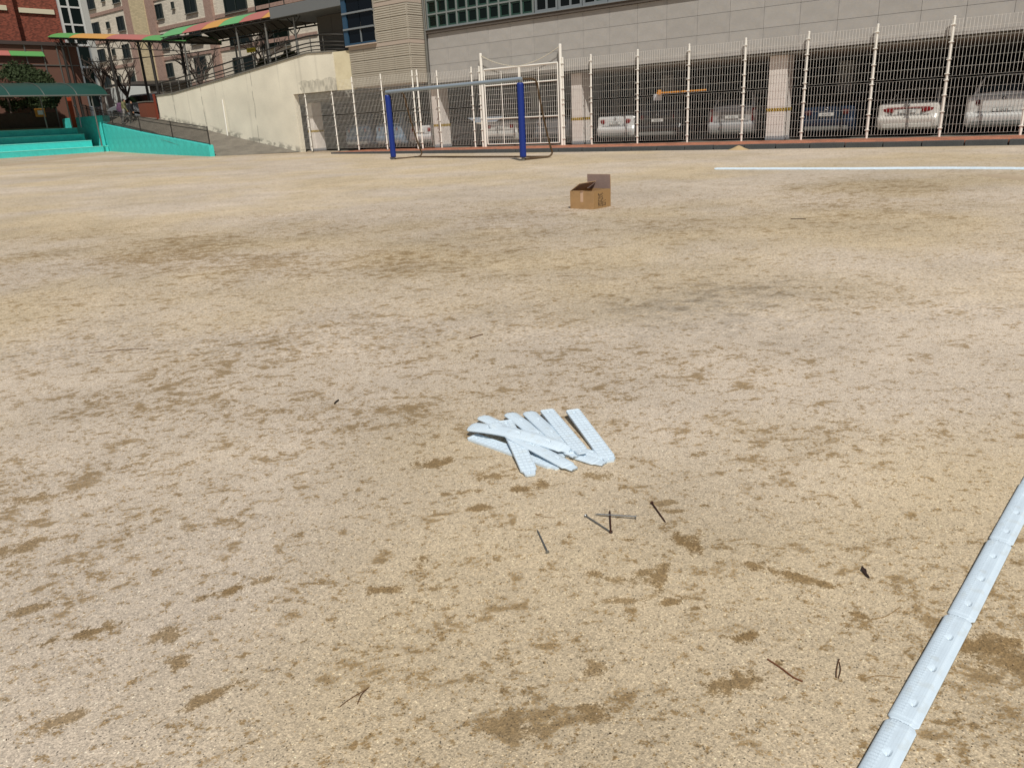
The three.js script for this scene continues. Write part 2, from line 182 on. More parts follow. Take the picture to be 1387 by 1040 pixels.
// ---------------------------------------------------------------- school building over the parking
{
  const b = at(thing('school_building', 'grey granite school building raised on columns over the parking', 'building'));
  part(b, 'wall', box(28.6, 2.1, 13), M.greyWall, 5.75, 3.91, -6.7);
  part(b, 'upper_wall', box(28.6, 2.9, 12.6), M.greyWall, 5.75, 6.42, -6.9);
  part(b, 'ceiling', box(37, 0.08, 25), M.concrete, 2.0, 2.80, -12.75);
  // stone panels
  const rows = [[2.86, 3.595], [3.603, 4.213], [4.221, 4.85]], xs = []; for (let x = -8.46; x < 19; x += 1.15) xs.push(x);
  for (const [y0, y1] of rows) for (const x of xs) part(b, 'stone_panel', rbox(1.142, y1 - y0, 0.04, 0.004, 1), granites[Math.floor(rnd() * 4)], x + 0.571, (y0 + y1) / 2, -0.17 + rr(-0.0015, 0.0015));
  part(b, 'ledge', box(28.5, 0.13, 0.14), std(0x857c75, 0.85, { map: granite }), 5.75, 4.925, -0.13);
  part(b, 'sill', rbox(28.5, 0.05, 0.2, 0.01), M.alu, 5.75, 5.015, -0.12);
  part(b, 'downpipe', rod([-8.5, 0.2, -0.06], [-8.5, 7.6, -0.06], 0.06, 12), M.dull);
  // glass block bay
  const cols = 10, cw = 0.568, r0 = 5.06, rh = 0.55;
  const bars = []; for (let i = 0; i <= cols; i++) bars.push(moved(box(0.06, rh * 4 + 0.06, 0.1), -8.4 + i * cw, r0 + rh * 2, -0.2)); for (let j = 0; j <= 4; j++) for (let i = 0; i < cols; i++) bars.push(moved(box(cw - 0.062, 0.06, 0.09), -8.4 + (i + 0.5) * cw, r0 + j * rh, -0.2));
  const fr = part(b, 'glass_block_frame', mergeGeometries(bars), std(0x7f8684, 0.5));
  const rim = mergeGeometries([moved(box(cw - 0.07, 0.06, 0.05), 0, rh / 2 - 0.065, 0), moved(box(cw - 0.07, 0.06, 0.05), 0, -rh / 2 + 0.065, 0), moved(box(0.06, rh - 0.19, 0.05), cw / 2 - 0.068, 0, 0), moved(box(0.06, rh - 0.19, 0.05), -cw / 2 + 0.068, 0, 0)]);
  for (let j = 0; j < 4; j++) for (let i = 0; i < cols; i++) { part(fr, 'block_rim', rim, M.blockRim, -8.4 + (i + 0.5) * cw, r0 + (j + 0.5) * rh, -0.215); part(fr, 'pane', box(cw - 0.19, rh - 0.19, 0.02), M.glassGreen, -8.4 + (i + 0.5) * cw, r0 + (j + 0.5) * rh, -0.225 + rr(-0.004, 0.004), rr(-0.01, 0.01), rr(-0.012, 0.012)); }
  // sliding windows
  for (let i = 0; i < 19; i++) {
    const x = -2.62 + i * 1.1, w = 1.06, h = 1.6, gs = [moved(box(w, 0.09, 0.1), 0, 0.045, 0), moved(box(w, 0.09, 0.1), 0, h, 0), moved(box(0.08, h - 0.092, 0.1), -w / 2 + 0.04, h / 2 + 0.0455, 0), moved(box(0.08, h - 0.092, 0.1), w / 2 - 0.04, h / 2 + 0.0455, 0), moved(box(0.05, h - 0.092, 0.08), 0.0, h / 2 + 0.0455, 0)];
    const f = part(b, 'window', mergeGeometries(gs), M.alu, x + w / 2, 5.05, -0.2);
    for (const k of [-1, 1]) part(f, 'pane', box(w / 2 - 0.11, h - 0.1, 0.015), rnd() < 0.25 ? M.blockRim : M.glass, k * (w / 4 - 0.012), h / 2 + 0.045, -0.02 - (k > 0 ? 0.02 : 0), rr(-0.008, 0.008), rr(-0.01, 0.01));
  }
  // columns with warning tape
  const tapeT = tex(64, 16, (i, j, o) => { const k = (i + j) % 16 < 9; o[0] = k ? 205 : 60; o[1] = k ? 168 : 52; o[2] = k ? 40 : 30; });
  for (const [s, w, hw] of [[-0.95, 0.42, 0.5], [6.96, 0.42, 0.6], [14.9, 0.42, 0.6], [-8.55, 0.42, 0.5], [-16.5, -0.5, 0.5], [-0.95, 8, 0.6], [6.96, 8, 0.6], [14.9, 8, 0.6], [-8.55, 8, 0.6]]) {
    const c = part(b, 'column', rbox(hw, 2.68, 0.62, 0.02), M.column, s, 1.46, -w - 0.31);
    part(c, 'base_band', rbox(hw + 0.012, 0.13, 0.632, 0.01), M.columnBase, 0, -1.255, 0);
    part(c, 'warning_tape', muv(new THREE.BoxGeometry(hw + 0.01, 0.10, 0.63)), std(0xffffff, 0.6, { map: rep(tapeT, 3.4, 10) }), 0, -0.36, 0);
  }
  part(b, 'back_wall', box(50, 3, 0.2), M.concrete, 4, 1.55, -25.4);
  part(b, 'added_end_wall', box(0.2, 3, 25), M.concrete, 21.0, 1.55, -12.8);  // unseen wall, added to keep daylight out of the parking
}
{ // projecting wing with ribbed cladding and blue framed window
  const b = at(thing('stair_wing', 'beige ribbed wing of the school with a blue framed window', 'building'), -12.5, 0, -0.9);
  const X = 3.9; // runs 0..3.9 along the fence, face at z = 0
  part(b, 'wall', box(X - 0.1, 4.7, 6), M.clad, X / 2, 5.25, -3.06);
  const ys = [[2.92, 3.50], [3.51, 4.01], [4.02, 4.49], [4.66, 5.10], [5.11, 5.59], [5.60, 6.07], [6.24, 6.70], [6.71, 7.2], [7.21, 7.6]];
  const rib = (w, h) => { const k = 'rib' + w.toFixed(3) + h.toFixed(3); if (!cache.has(k)) { const gs = [box(w, h, 0.03)], n = Math.round(h / 0.085), p = h / n; for (let i = 0; i < n; i++) gs.push(moved(box(w - 0.004, p * 0.62, 0.022), 0, -h / 2 + (i + 0.5) * p, 0.026)); cache.set(k, mergeGeometries(gs)); } return cache.get(k); };
  for (const [y0, y1] of ys) {
    for (let i = 0; i < 4; i++) { const x0 = X - (i + 1) * 0.97, xw = 0.955; if (y0 > 4.6 && i > 1) continue; part(b, 'ribbed_panel', rib(xw, y1 - y0 - 0.012), M.clad, x0 + 0.485, (y0 + y1) / 2, -0.03); }
    part(b, 'ribbed_panel', rib(1.0, y1 - y0 - 0.012), M.clad, X + 0.01, (y0 + y1) / 2, -0.56, 0, Math.PI / 2, 0);
  }
  for (const y of [4.575, 6.155]) { part(b, 'band', box(y > 5 ? 1.95 : 3.88, 0.15, 0.05), M.cladBand, y > 5 ? X - 0.975 : X / 2, y, -0.02); part(b, 'band', box(0.05, 0.15, 1.0), M.cladBand, X + 0.012, y, -0.55); }
  // window
  const w = part(b, 'window', mergeGeometries([moved(box(0.28, 3.0, 0.12), 0.02, 6.2, 0.02), moved(box(1.72, 0.10, 0.08), 1.02, 4.74, 0.02)]), M.blueFrame);
  for (const y of [5.37, 6.02, 6.67]) part(w, 'transom', box(1.98, 0.07, 0.14), M.alu, 0.9, y, 0.06);
  for (const [y0, y1] of [[4.79, 5.335], [5.405, 5.985], [6.055, 6.635], [6.705, 7.3]]) for (const k of [0, 1]) part(w, 'pane', box(0.82, y1 - y0, 0.03), M.glassBlue, 0.59 + k * 0.86, (y0 + y1) / 2, 0.015, 0, rr(-0.01, 0.01));
  part(w, 'mullion', box(0.035, 0.545, 0.08), M.alu, 1.02, 5.062, 0.05);
  part(b, 'window_sill', box(2.0, 0.05, 0.2), M.cladBand, 0.95, 4.68, 0.03);
}
{ // roof slab over the ramp's upper end and the wall in its shade
  const b = at(thing('entrance_roof', 'grey concrete roof slab over the top of the ramp', 'roof'), -15.4, 0, -0.9);
  part(b, 'slab', rbox(5.3, 0.5, 5, 0.02), M.slab, 0, 6.66, -2.5);
  const w = part(b, 'wall', box(2.9, 2.4, 0.3), M.greyWall, 0.55, 5.2, -1.6);
  for (const x of [-0.35, 0.45]) part(w, 'joint', box(0.015, 2.3, 0.012), M.under, x, 0, 0.156);
  for (const y of [-0.25, 0.45]) part(w, 'joint', box(2.85, 0.015, 0.01), M.under, 0, y, 0.1555);
}

// ---------------------------------------------------------------- fence and gate
const wire = (g, x, y, z, w, h, d) => g.push(new THREE.BoxGeometry(w, h, d).translate(x, y, z));
function meshPanel(len) { // two welded wire panels, one above the other
  const k = 'mesh' + len.toFixed(3); if (cache.has(k)) return cache.get(k);
  const gs = [], n = Math.round(len / 0.093), t = 0.0062;
  for (const [y0, y1] of [[0.10, 1.60], [1.66, 3.14]]) {
    for (let i = 0; i <= n; i++) wire(gs, -len / 2 + (i * len) / n, (y0 + y1) / 2, 0, t, y1 - y0, t);
    const m = 6; for (let j = 0; j <= m; j++) wire(gs, 0, lerp(y0, y1, j / m) * 0.997, t * 0.95, len, t * 0.5, t * 0.5);
  }
  const g = mergeGeometries(gs); cache.set(k, g); return g;
}
const postG = mergeGeometries([new THREE.CylinderGeometry(0.034, 0.034, 3.2, 12).translate(0, 1.6, 0), new THREE.SphereGeometry(0.04, 10, 6).scale(1, 0.6, 1).translate(0, 3.2, 0)]);
const clipG = mergeGeometries([0.25, 0.7, 1.15, 1.55, 1.72, 2.1, 2.55, 3.0].map((y) => new THREE.BoxGeometry(0.13, 0.022, 0.04).translate(0, y, 0.03)));
function fenceRun(f, ss, w, y, skip = []) {
  ss.forEach((s, i) => { const p = part(f, 'post', postG, M.white, s, y, -w, 0, 0, rr(-0.006, 0.006)); part(p, 'clips', clipG, M.white).userData.kind = 'stuff'; if (i && !skip.includes(i)) part(f, 'mesh_panel', meshPanel(s - ss[i - 1] - 0.08), M.white, (s + ss[i - 1]) / 2, y, -w + 0.012, rr(-0.003, 0.003), 0, 0); });
}
{
  const f = at(thing('mesh_fence', 'tall white wire mesh fence along the parking to the right of the gate', 'fence'));
  f.userData.label = 'tall white wire mesh fence running unbroken from the gate past the marked columns';
  const ss = [-1.27]; for (let s = 0; s <= 22; s += 2) ss.push(s);
  fenceRun(f, ss, 0, 0.14);
  const g = at(thing('mesh_fence', 'white wire mesh fence behind the goal, between gate and cream wall', 'fence'));
  fenceRun(g, [-7.95, -5.95, -5.52], 0, 0.14);
  fenceRun(g, [-16.95, -15.9, -13.85, -12.35, -10.38, -8.4, -8.12], -1.05, 0.17);
  part(g, 'mesh_panel', meshPanel(1.0), M.white, -8.02, 0.13, 0.53, 0, Math.PI / 2 - 0.15, 0);
}
{
  const g = at(thing('double_gate', 'tall white double gate in the fence with sagging chains', 'gate'), -3.4, 0.14, 0);
  for (const x of [-1.98, 2.02]) part(g, 'gate_post', mergeGeometries([new THREE.CylinderGeometry(0.06, 0.06, 3.68, 14).translate(0, 1.84, 0), new THREE.SphereGeometry(0.065, 12, 6).scale(1, 0.4, 1).translate(0, 3.68, 0)]), M.white, x, 0, 0);
  for (const k of [-1, 1]) {
    const x0 = k < 0 ? -1.84 : 0.03, x1 = k < 0 ? -0.03 : 1.88, W = x1 - x0, fr = [];
    for (const x of [x0, x1]) fr.push(rod([x, 0.1, 0], [x, 3.05, 0], 0.03)); for (const y of [0.1, 1.12, 2.42, 3.05]) fr.push(rod([x0, y, 0], [x1, y, 0], y > 3 ? 0.035 : 0.024)); fr.push(rod([(x0 + x1) / 2, 0.1, 0], [(x0 + x1) / 2, 2.95, 0], 0.02));
    const leaf = part(g, 'gate_leaf', mergeGeometries(fr), M.white), ws = [], n = 18; for (let i = 1; i < n; i++) wire(ws, x0 + (W * i) / n, 1.58, -0.02, 0.009, 2.9, 0.009); for (let j = 1; j < 15; j++) wire(ws, (x0 + x1) / 2, 0.1 + j * 0.196, -0.008, W, 0.007, 0.007);
    part(leaf, 'wire_mesh', mergeGeometries(ws), M.white);
    const px = k < 0 ? -1.98 : 2.02, pts = []; for (let i = 0; i <= 12; i++) { const t = i / 12; pts.push([lerp(px, 0, t), lerp(3.62, 3.07, t) - 0.16 * 4 * t * (1 - t) * 0.7, 0.02]); }
    const link = [], cv = new THREE.CatmullRomCurve3(pts.map((q) => new THREE.Vector3(...q))), N = 34; for (let i = 0; i < N; i++) { const a = cv.getPointAt(i / N), bb = cv.getPointAt((i + 0.86) / N); link.push(rod([a.x, a.y, a.z], [bb.x, bb.y, bb.z], i & 1 ? 0.016 : 0.010, 6)); }
    part(g, 'chain', mergeGeometries(link), M.whiteDirty);
  }
  part(g, 'latch', rbox(0.12, 0.2, 0.06, 0.01), M.dull, 0, 1.1, 0.03);
}

// ---------------------------------------------------------------- football goal
{
  const L = [-3.98, -29.32], R = [0.71, -24.46], cx = (L[0] + R[0]) / 2, cz = (L[1] + R[1]) / 2, len = Math.hypot(R[0] - L[0], R[1] - L[1]), a = -Math.atan2(R[1] - L[1], R[0] - L[0]);
  const g = thing('football_goal', 'steel football goal with blue padded posts and no net', 'goal'); g.position.set(cx, groundY(cx, cz), cz); g.rotation.y = a;
  const H = 2.36, h = len / 2, d = 1.35;
  part(g, 'crossbar', rod([-h - 0.05, H, 0], [h + 0.05, H, 0], 0.06, 16), std(0x97a5b1, 0.45, { metalness: 0.2 }));
  for (const k of [-1, 1]) {
    const p = part(g, 'post', rod([k * h, 0, 0], [k * h, H, 0], 0.055, 14), M.dull);
    const pad = new THREE.LatheGeometry([[0.06, 0.09], [0.098, 0.10], [0.104, 0.13], [0.104, 1.1], [0.106, 1.7], [0.104, 2.2], [0.098, 2.25], [0.06, 2.26]].map((q) => new THREE.Vector2(...q)), 20).translate(k * h, 0, 0);
    part(p, 'pad', pad, M.blue);
    part(g, 'back_frame', tube([[k * h, H, -0.04], [k * h, H, -0.3], [k * h, H, -0.55], [k * h, H - 0.08, -0.72], [k * h, 1.9, -0.82], [k * h, 1.0, -1.06], [k * h, 0.35, -1.27], [k * h, 0.14, -d], [k * h, 0.05, -d + 0.12], [k * h, 0.035, -d + 0.4], [k * h, 0.035, -0.06]], 0.03, 70, 8), M.rustTube);
  }
  part(g, 'ground_bar', rod([-h + 0.03, 0.035, -d + 0.2], [h - 0.03, 0.035, -d + 0.2], 0.028), M.rustTube);
}

// ---------------------------------------------------------------- vehicles
const fontTex = (text, w = 256, h = 56, bg = '#d9dcd8', fg = '#15171a', px = 40, border = true) => { const c = document.createElement('canvas'); c.width = w; c.height = h; const x = c.getContext('2d'); x.fillStyle = bg; x.fillRect(0, 0, w, h); if (border) { x.strokeStyle = fg; x.lineWidth = 3; x.strokeRect(3, 3, w - 6, h - 6); } x.fillStyle = fg; x.font = 'bold ' + px + 'px sans-serif'; x.textAlign = 'center'; x.textBaseline = 'middle'; x.fillText(text, w / 2, h / 2 + 2); const t = new THREE.CanvasTexture(c); t.colorSpace = THREE.SRGBColorSpace; return t; };
const planeUV = (w, h) => new THREE.PlaneGeometry(w, h);
function wheelArt(p, x, z, r = 0.32) { const t = part(p, 'wheel', new THREE.TorusGeometry(r - 0.09, 0.1, 10, 22).scale(1, 1, 1.1), M.tyre, x, r, z, 0, Math.PI / 2, 0); part(t, 'rim', cyl(r - 0.12, r - 0.12, 0.16, 16), M.rim, 0, 0, 0, Math.PI / 2, 0, 0); }
// a car that stands with its tail at z = 0 and its nose towards -z
function car(o) {
  const { name, label, W = 1.82, L = 4.6, paint, kind = 'sedan', tail = 'corner', plate, group } = o;
  const g = thing(name, label, kind === 'sedan' ? 'car' : kind, group), m = std(paint, 0.22, { metalness: 0.1 });
  const tall = kind === 'suv', belt = tall ? 1.08 : 0.98, roof = tall ? 1.68 : 1.44, tr = tall ? 0.05 : 0.62;
  const s = new THREE.Shape(), ar = 0.36, wr = -0.85, wf = -L + 0.9, yb = 0.2;  // side profile in (z, y)
  s.moveTo(0.02, 0.28); s.quadraticCurveTo(0.09, 0.42, 0.08, 0.55); s.lineTo(0.02, 0.66); s.lineTo(tall ? 0.03 : 0.0, belt - 0.1); s.quadraticCurveTo(0, belt, -0.06, belt + 0.02); s.lineTo(-tr, belt + 0.02); s.lineTo(-L + 1.35, belt - 0.04); s.quadraticCurveTo(-L + 0.3, belt - 0.1, -L + 0.08, 0.75); s.quadraticCurveTo(-L, 0.55, -L + 0.05, 0.3); s.lineTo(-L + 0.2, yb);
  s.lineTo(wf - ar, yb); s.absarc(wf, 0.32, ar, Math.PI * 1.1, -Math.PI * 0.1, true); s.lineTo(wr - ar, yb); s.absarc(wr, 0.32, ar, Math.PI * 1.1, -Math.PI * 0.1, true); s.lineTo(-0.1, 0.22); s.closePath();
  const bt = 0.14, body = new THREE.ExtrudeGeometry(s, { depth: W - 2 * bt, bevelEnabled: true, bevelThickness: bt, bevelSize: 0.09, bevelOffset: -0.09, bevelSegments: 5, curveSegments: 10 });
  body.rotateY(-Math.PI / 2); body.translate(W / 2 - bt, 0, 0); // (z,y) profile onto the car's z axis
  part(g, 'body', body, m);
  // cabin surface: u tail to nose, v side to side
  const us = [0, 0.22, 0.34, 0.66, 1], z0 = tall ? -0.08 : -0.55, z1 = -L + 1.25, tops = [belt + 0.02, lerp(belt, roof, tall ? 0.86 : 0.78), roof, roof - 0.02, belt - 0.02];
  if (tall) { us[1] = 0.07; us[2] = 0.16; }
  const P = (u, v, off) => { let i = 0; while (i < 3 && u > us[i + 1]) i++; const t = (u - us[i]) / (us[i + 1] - us[i]), yt = lerp(tops[i], tops[i + 1], t) + off, hb = W / 2 - 0.1 + off, ht = lerp(hb, W / 2 - 0.3, clamp((yt - belt) / (roof - belt))) + off * 0.5, q = Math.abs(v), sg = Math.sign(v); let x, y; if (q < 0.62) { x = (v / 0.62) * ht; y = yt - 0.05 * (q / 0.62) ** 2; } else { const k = (q - 0.62) / 0.38; x = sg * lerp(ht, hb, k); y = lerp(yt - 0.05, belt - 0.02, k); } return [x, Math.max(y, belt - 0.03), lerp(z0, z1, u) + off * (u < 0.3 ? 1.2 : 0)]; };
  const loft = (u0, u1, v0, v1, off, nu = 16, nv = 16) => { const p = [], id = []; for (let j = 0; j <= nu; j++) for (let i = 0; i <= nv; i++) p.push(...P(lerp(u0, u1, j / nu), lerp(v0, v1, i / nv), off)); for (let j = 0; j < nu; j++) for (let i = 0; i < nv; i++) { const a = j * (nv + 1) + i; id.push(a, a + nv + 1, a + 1, a + 1, a + nv + 1, a + nv + 2); } const ge = new THREE.BufferGeometry(); ge.setAttribute('position', new THREE.Float32BufferAttribute(p, 3)); ge.setIndex(id); ge.computeVertexNormals(); return ge; };
  part(g, 'cabin', loft(0, 1, -1, 1, 0, 32, 24), m);
  part(g, 'rear_window', loft(tall ? 0.012 : 0.03, tall ? 0.085 : 0.27, -0.54, 0.54, 0.012), M.glass);
  part(g, 'windscreen', loft(0.72, 0.97, -0.54, 0.54, 0.012), M.glass);
  for (const k of [-1, 1]) part(g, 'side_window', loft(tall ? 0.12 : 0.22, 0.86, k * 0.68, k * 0.95, 0.010), M.glass);
  for (const k of [-1, 1]) for (const z of [wr, wf]) wheelArt(g, k * (W / 2 - 0.13), z);
  const zr = 0.085;
  part(g, 'bumper', rbox(W - 0.34, 0.14, 0.1, 0.03), o.bumper ?? M.bumperGrey, 0, 0.33, 0.03);
  if (tail === 'bar') { part(g, 'light_bar', rbox(W - 0.5, 0.05, 0.05, 0.015), M.red, 0, belt - 0.13, 0.0); for (const k of [-1, 1]) part(g, 'tail_light', rbox(0.42, 0.10, 0.07, 0.025), M.red, k * (W / 2 - 0.27), belt - 0.19, -0.005, 0, k * 0.22, k * 0.12); }
  else if (tail === 'tall') for (const k of [-1, 1]) part(g, 'tail_light', rbox(0.15, 0.46, 0.09, 0.03), M.red, k * (W / 2 - 0.13), belt - 0.22, -0.02, 0, k * 0.25, 0);
  else for (const k of [-1, 1]) part(g, 'tail_light', rbox(0.30, 0.17, 0.08, 0.04), tail === 'dim' ? M.redDark : M.red, k * (W / 2 - 0.22), belt - 0.17, -0.02, 0, k * 0.3, k * -0.06);
  if (tail === 'tall') part(g, 'tailgate_recess', rbox(0.95, 0.22, 0.03, 0.02), std(0x7d7e7c, 0.5), 0.02, belt - 0.2, 0.025);
  if (plate) part(g, 'license_plate', planeUV(0.5, 0.115), std(0xffffff, 0.5, { map: fontTex(plate) }), o.px ?? 0, o.py ?? (tall ? 0.8 : 0.76), 0.045);
  part(g, 'emblem', new THREE.TorusGeometry(0.042, 0.012, 6, 18), o.darkEmblem ? M.black : M.steel, 0, belt - 0.05 - (tall ? 0.02 : 0), 0.02);
  part(g, 'trunk_line', box(W - 0.5, 0.012, 0.01), M.black, 0, 0.655, 0.05);
  return g;
}
{
  const G = 'cars parked tail first behind the fence', put = (c, s, w, turn = 0) => at(c, s, 0.12, w, turn);
  put(car({ name: 'white_sedan', label: 'white sedan with a full width red light bar across its tail', paint: 0xdcdad2, tail: 'bar', plate: '23 3347', group: G, W: 1.74, bumper: std(0xbdbbb2, 0.5) }), 10.86, 1.05);
  put(car({ name: 'white_suv', label: 'white hatchback with a dark round emblem on its tailgate', kind: 'suv', paint: 0xd9dbd8, tail: 'dim', plate: 'K 530 04', group: G, darkEmblem: true, W: 1.88, py: 0.7 }), 13.36, 1.1);
  put(car({ name: 'blue_sedan', label: 'dark blue car parked beside the white sedan with the light bar', paint: 0x14263c, tail: 'dim', plate: '60 4178', group: G, W: 1.72 }), 8.45, 1.0);
  put(car({ name: 'silver_suv', label: 'old silver off road wagon with tall red tail lights', kind: 'suv', paint: 0xb0b2b2, tail: 'tall', plate: '31 6052', group: G, W: 1.8 }), 5.15, 1.15);
  put(car({ name: 'dark_suv', label: 'black wagon parked between the silver wagon and a white sedan', kind: 'suv', paint: 0x15181c, tail: 'dim', plate: '52 8016', group: G, W: 1.9 }), 2.38, 0.85);
  put(car({ name: 'white_sedan', label: 'white sedan parked just inside the taped column beside the gate', paint: 0xd4d6d4, tail: 'corner', plate: '17 2050', group: G, W: 1.68 }), 0.5, 0.95);
  put(car({ name: 'white_sedan', label: 'white sedan seen through the closed double gate', paint: 0xd2d2cc, tail: 'corner', plate: '46 8117', group: G }), -5.45, 1.15);
  put(car({ name: 'silver_sedan', label: 'pale silver car half hidden behind the gate post', paint: 0xb4b9be, tail: 'dim', group: G }), -3.0, 1.6);
  put(car({ name: 'blue_wagon', label: 'blue grey wagon behind the fence at the blue goal post', kind: 'suv', paint: 0x6f8698, tail: 'dim', group: G, W: 1.8 }), -11.4, 0.05);
  put(car({ name: 'grey_wagon', label: 'slate grey wagon beside the cream wall end of the parking', kind: 'suv', paint: 0x3f4c58, tail: 'dim', group: G, W: 1.8 }), -13.5, -0.05);
  put(car({ name: 'white_sedan', label: 'white car next to the column behind the goal frame', paint: 0xd0d2d2, tail: 'corner', plate: '08 1933', group: G, W: 1.6 }), -9.62, 0.45);
  const bar = at(thing('yellow_barrier_bar', 'orange yellow barrier bar hanging over the parked cars', 'barrier'), 3.47, 1.86, 0.5); part(bar, 'bar', rbox(1.95, 0.055, 0.06, 0.015), std(0xd8902a, 0.6)); part(bar, 'bracket', rbox(0.12, 0.17, 0.1, 0.02), std(0xd8902a, 0.6), -0.85, 0.02, 0); for (const x of [-0.7, 0.9]) part(bar, 'hanger', rod([x, 0, 0], [x, 0.9, 0], 0.02), M.dull);
  const sg = at(thing('parking_notice', 'small white notice hung above the black wagon', 'sign'), 2.5, 1.72, 0.6); part(sg, 'board', rbox(0.34, 0.22, 0.02, 0.008), M.paper); for (const x of [-0.14, 0.14]) part(sg, 'hanger', rod([x, 0.1, 0], [x, 1.06, 0], 0.008, 6), M.dull);
}
{ // on the plaza
  const v = car({ name: 'silver_van', label: 'silver van parked above the driveway behind the brick pillar', kind: 'suv', paint: 0x85898c, tail: 'dim', W: 1.9, L: 4.9 }); v.userData.category = 'van'; at(v, -36.0, 2.35, 2.6, Math.PI / 2 + 0.2);
  const t = at(thing('white_truck', 'white box truck parked beyond the bare trees', 'truck'), -49.5, 2.5, 6.2, 0.05);
  part(t, 'cargo_box', rbox(4.2, 1.75, 2.0, 0.05), std(0xc8ccc8, 0.6), 0.9, 1.65, 0); const cab = part(t, 'cab', rbox(1.5, 1.5, 1.9, 0.2, 3), std(0xc9cbc6, 0.4), -2.1, 1.15, 0); part(cab, 'side_window', rbox(0.7, 0.5, 0.03, 0.05), M.glass, -0.05, 0.3, 0.95); part(cab, 'windscreen', rbox(0.03, 0.55, 1.6, 0.05), M.glass, -0.745, 0.3, 0);
  part(t, 'chassis', box(5.8, 0.2, 0.9), M.dark, 0, 0.62, 0); for (const x of [-2.0, 1.6]) for (const z of [-0.8, 0.8]) { const w = part(t, 'wheel', new THREE.TorusGeometry(0.25, 0.11, 10, 20), M.tyre, x, 0.36, z); part(w, 'rim', cyl(0.2, 0.2, 0.14, 14), M.rim, 0, 0, 0, Math.PI / 2, 0, 0); }
}

// ---------------------------------------------------------------- cream retaining wall, handrail, walkway canopies
const wallTop = [[-30.0, 3.5], [-27.97, 3.52], [-22.8, 3.94], [-18.67, 4.3], [-15.3, 4.61], [-13.41, 4.53]];
const topAt = (s) => { for (let i = 1; i < wallTop.length; i++) if (s <= wallTop[i][0]) { const a = wallTop[i - 1], b = wallTop[i]; return lerp(a[1], b[1], (s - a[0]) / (b[0] - a[0])); } return wallTop.at(-1)[1]; };
{
  const W = 1024, H = 320, stain = tex(W, H, (i, j, o) => { // s -30..-13, y 0..5
    const s = -30 + (i / W) * 17.2, y = (j / H) * 5, drip = fbm(s * 3.2, 7, 2, 400) * (0.35 + 0.65 * vn(s * 9, y * 0.5, 401)), k = sstep(0.46, 0.66, drip) * 0.06 + (fbm(s * 0.8, y * 0.8, 3, 402) - 0.5) * 0.14 + (h2(i, j, 403) - 0.5) * 0.05;
    const crack = [-28.2, -25.1, -20.2].some((c) => Math.abs(s - c - (vn(y * 2, c, 9) - 0.5) * 0.1) < 0.028) ? 0.22 * sstep(0.35, 0.6, vn(y * 3, s, 410) + 0.1) : 0, beam = s > -16.3 + vn(y * 9, 3, 5) * 0.3 && y < 3.36 + vn(s * 6, 2, 4) * 0.12 && y > 2.8 ? 0.16 * sstep(0.3, 0.75, fbm(s * 9, y * 4, 4, 420)) + 0.06 : 0, foot = (1 - sstep(0.1, 0.35, y - clamp((-16.9 - s) * 0.158, 0, 3) - 0.12)) * 0.26 * sstep(0.4, 0.6, fbm(s * 3, y * 6, 3, 430));
    const f = 1 - clamp(k + crack + beam + foot, -0.1, 0.6); o[0] = 231 * f; o[1] = 225 * f; o[2] = 206 * f; });
  stain.wrapS = stain.wrapT = THREE.ClampToEdgeWrapping;
  const w = at(thing('ramp_wall', 'long cream painted retaining wall under the covered ramp', 'wall'), 0, 0, -1.1);
  const sh = new THREE.Shape(); sh.moveTo(-30.0, 1.6); for (const [s, y] of wallTop) sh.lineTo(s, y); sh.lineTo(-13.41, 2.88); sh.lineTo(-16.75, 2.88); sh.lineTo(-16.75, -0.1); sh.lineTo(-17.6, -0.1); sh.closePath();
  const ge = new THREE.ExtrudeGeometry(sh, { depth: 0.3, bevelEnabled: false }); { const p = ge.attributes.position, uv = ge.attributes.uv; for (let i = 0; i < p.count; i++) uv.setXY(i, (p.getX(i) + 30) / 17.2, p.getY(i) / 5); } ge.translate(0, 0, -0.3);
  const paint = std(0xffffff, 0.85, { map: stain }); part(w, 'wall_face', ge, paint);
  const len = 0.98, end = part(w, 'end_face', box(len, 1.66, 0.25), std(0xd8cfb4, 0.85, { map: M.whiteDirty.map }), -13.41 + len / 2 - 0.02, 3.7, -0.24, 0, 0.22, 0); end.position.x += 0.02;
  for (let i = 1; i < wallTop.length; i++) { const a = wallTop[i - 1], b = wallTop[i], L = Math.hypot(b[0] - a[0], b[1] - a[1]); part(w, 'coping', box(L, 0.07, 0.36), M.concrete, (a[0] + b[0]) / 2, (a[1] + b[1]) / 2 + 0.036, -0.14, 0, 0, Math.atan2(b[1] - a[1], b[0] - a[0])); }
  part(w, 'drain_pipe', rod([-23.05, 0.98, 0.05], [-23.0, 2.95, 0.05], 0.04, 10), M.white);
  part(w, 'fill', box(15.6, 1.2, 3.2), M.concrete, -22, 2.62, -1.95, 0, 0, 0.075);
  // handrail
  const h = at(thing('ramp_handrail', 'steel pipe handrail along the top of the cream wall', 'railing'), 0, 0, -1.0);
  const line = (dy, r) => part(h, 'rail', tube([[-29.6, topAt(-29.6) + dy - 0.08, 0], [-28, topAt(-28) + dy, 0], [-25, topAt(-25) + dy, 0], [-22.8, topAt(-22.8) + dy, 0], [-18.7, topAt(-18.7) + dy, 0], [-15.3, topAt(-15.3) + dy, 0], [-13.6, topAt(-13.6) + dy, 0], [-13.1, 4.5 + dy, -0.4]], r, 90, 8), M.darkSteel);
  line(0.76, 0.036); line(0.46, 0.03); line(0.3, 0.026); line(0.14, 0.022);
  for (let s = -29.3; s < -13.2; s += 0.95) part(h, 'post', rod([s, topAt(s) + 0.05, 0], [s, topAt(s) + 0.76, 0], 0.026), M.dull);
}
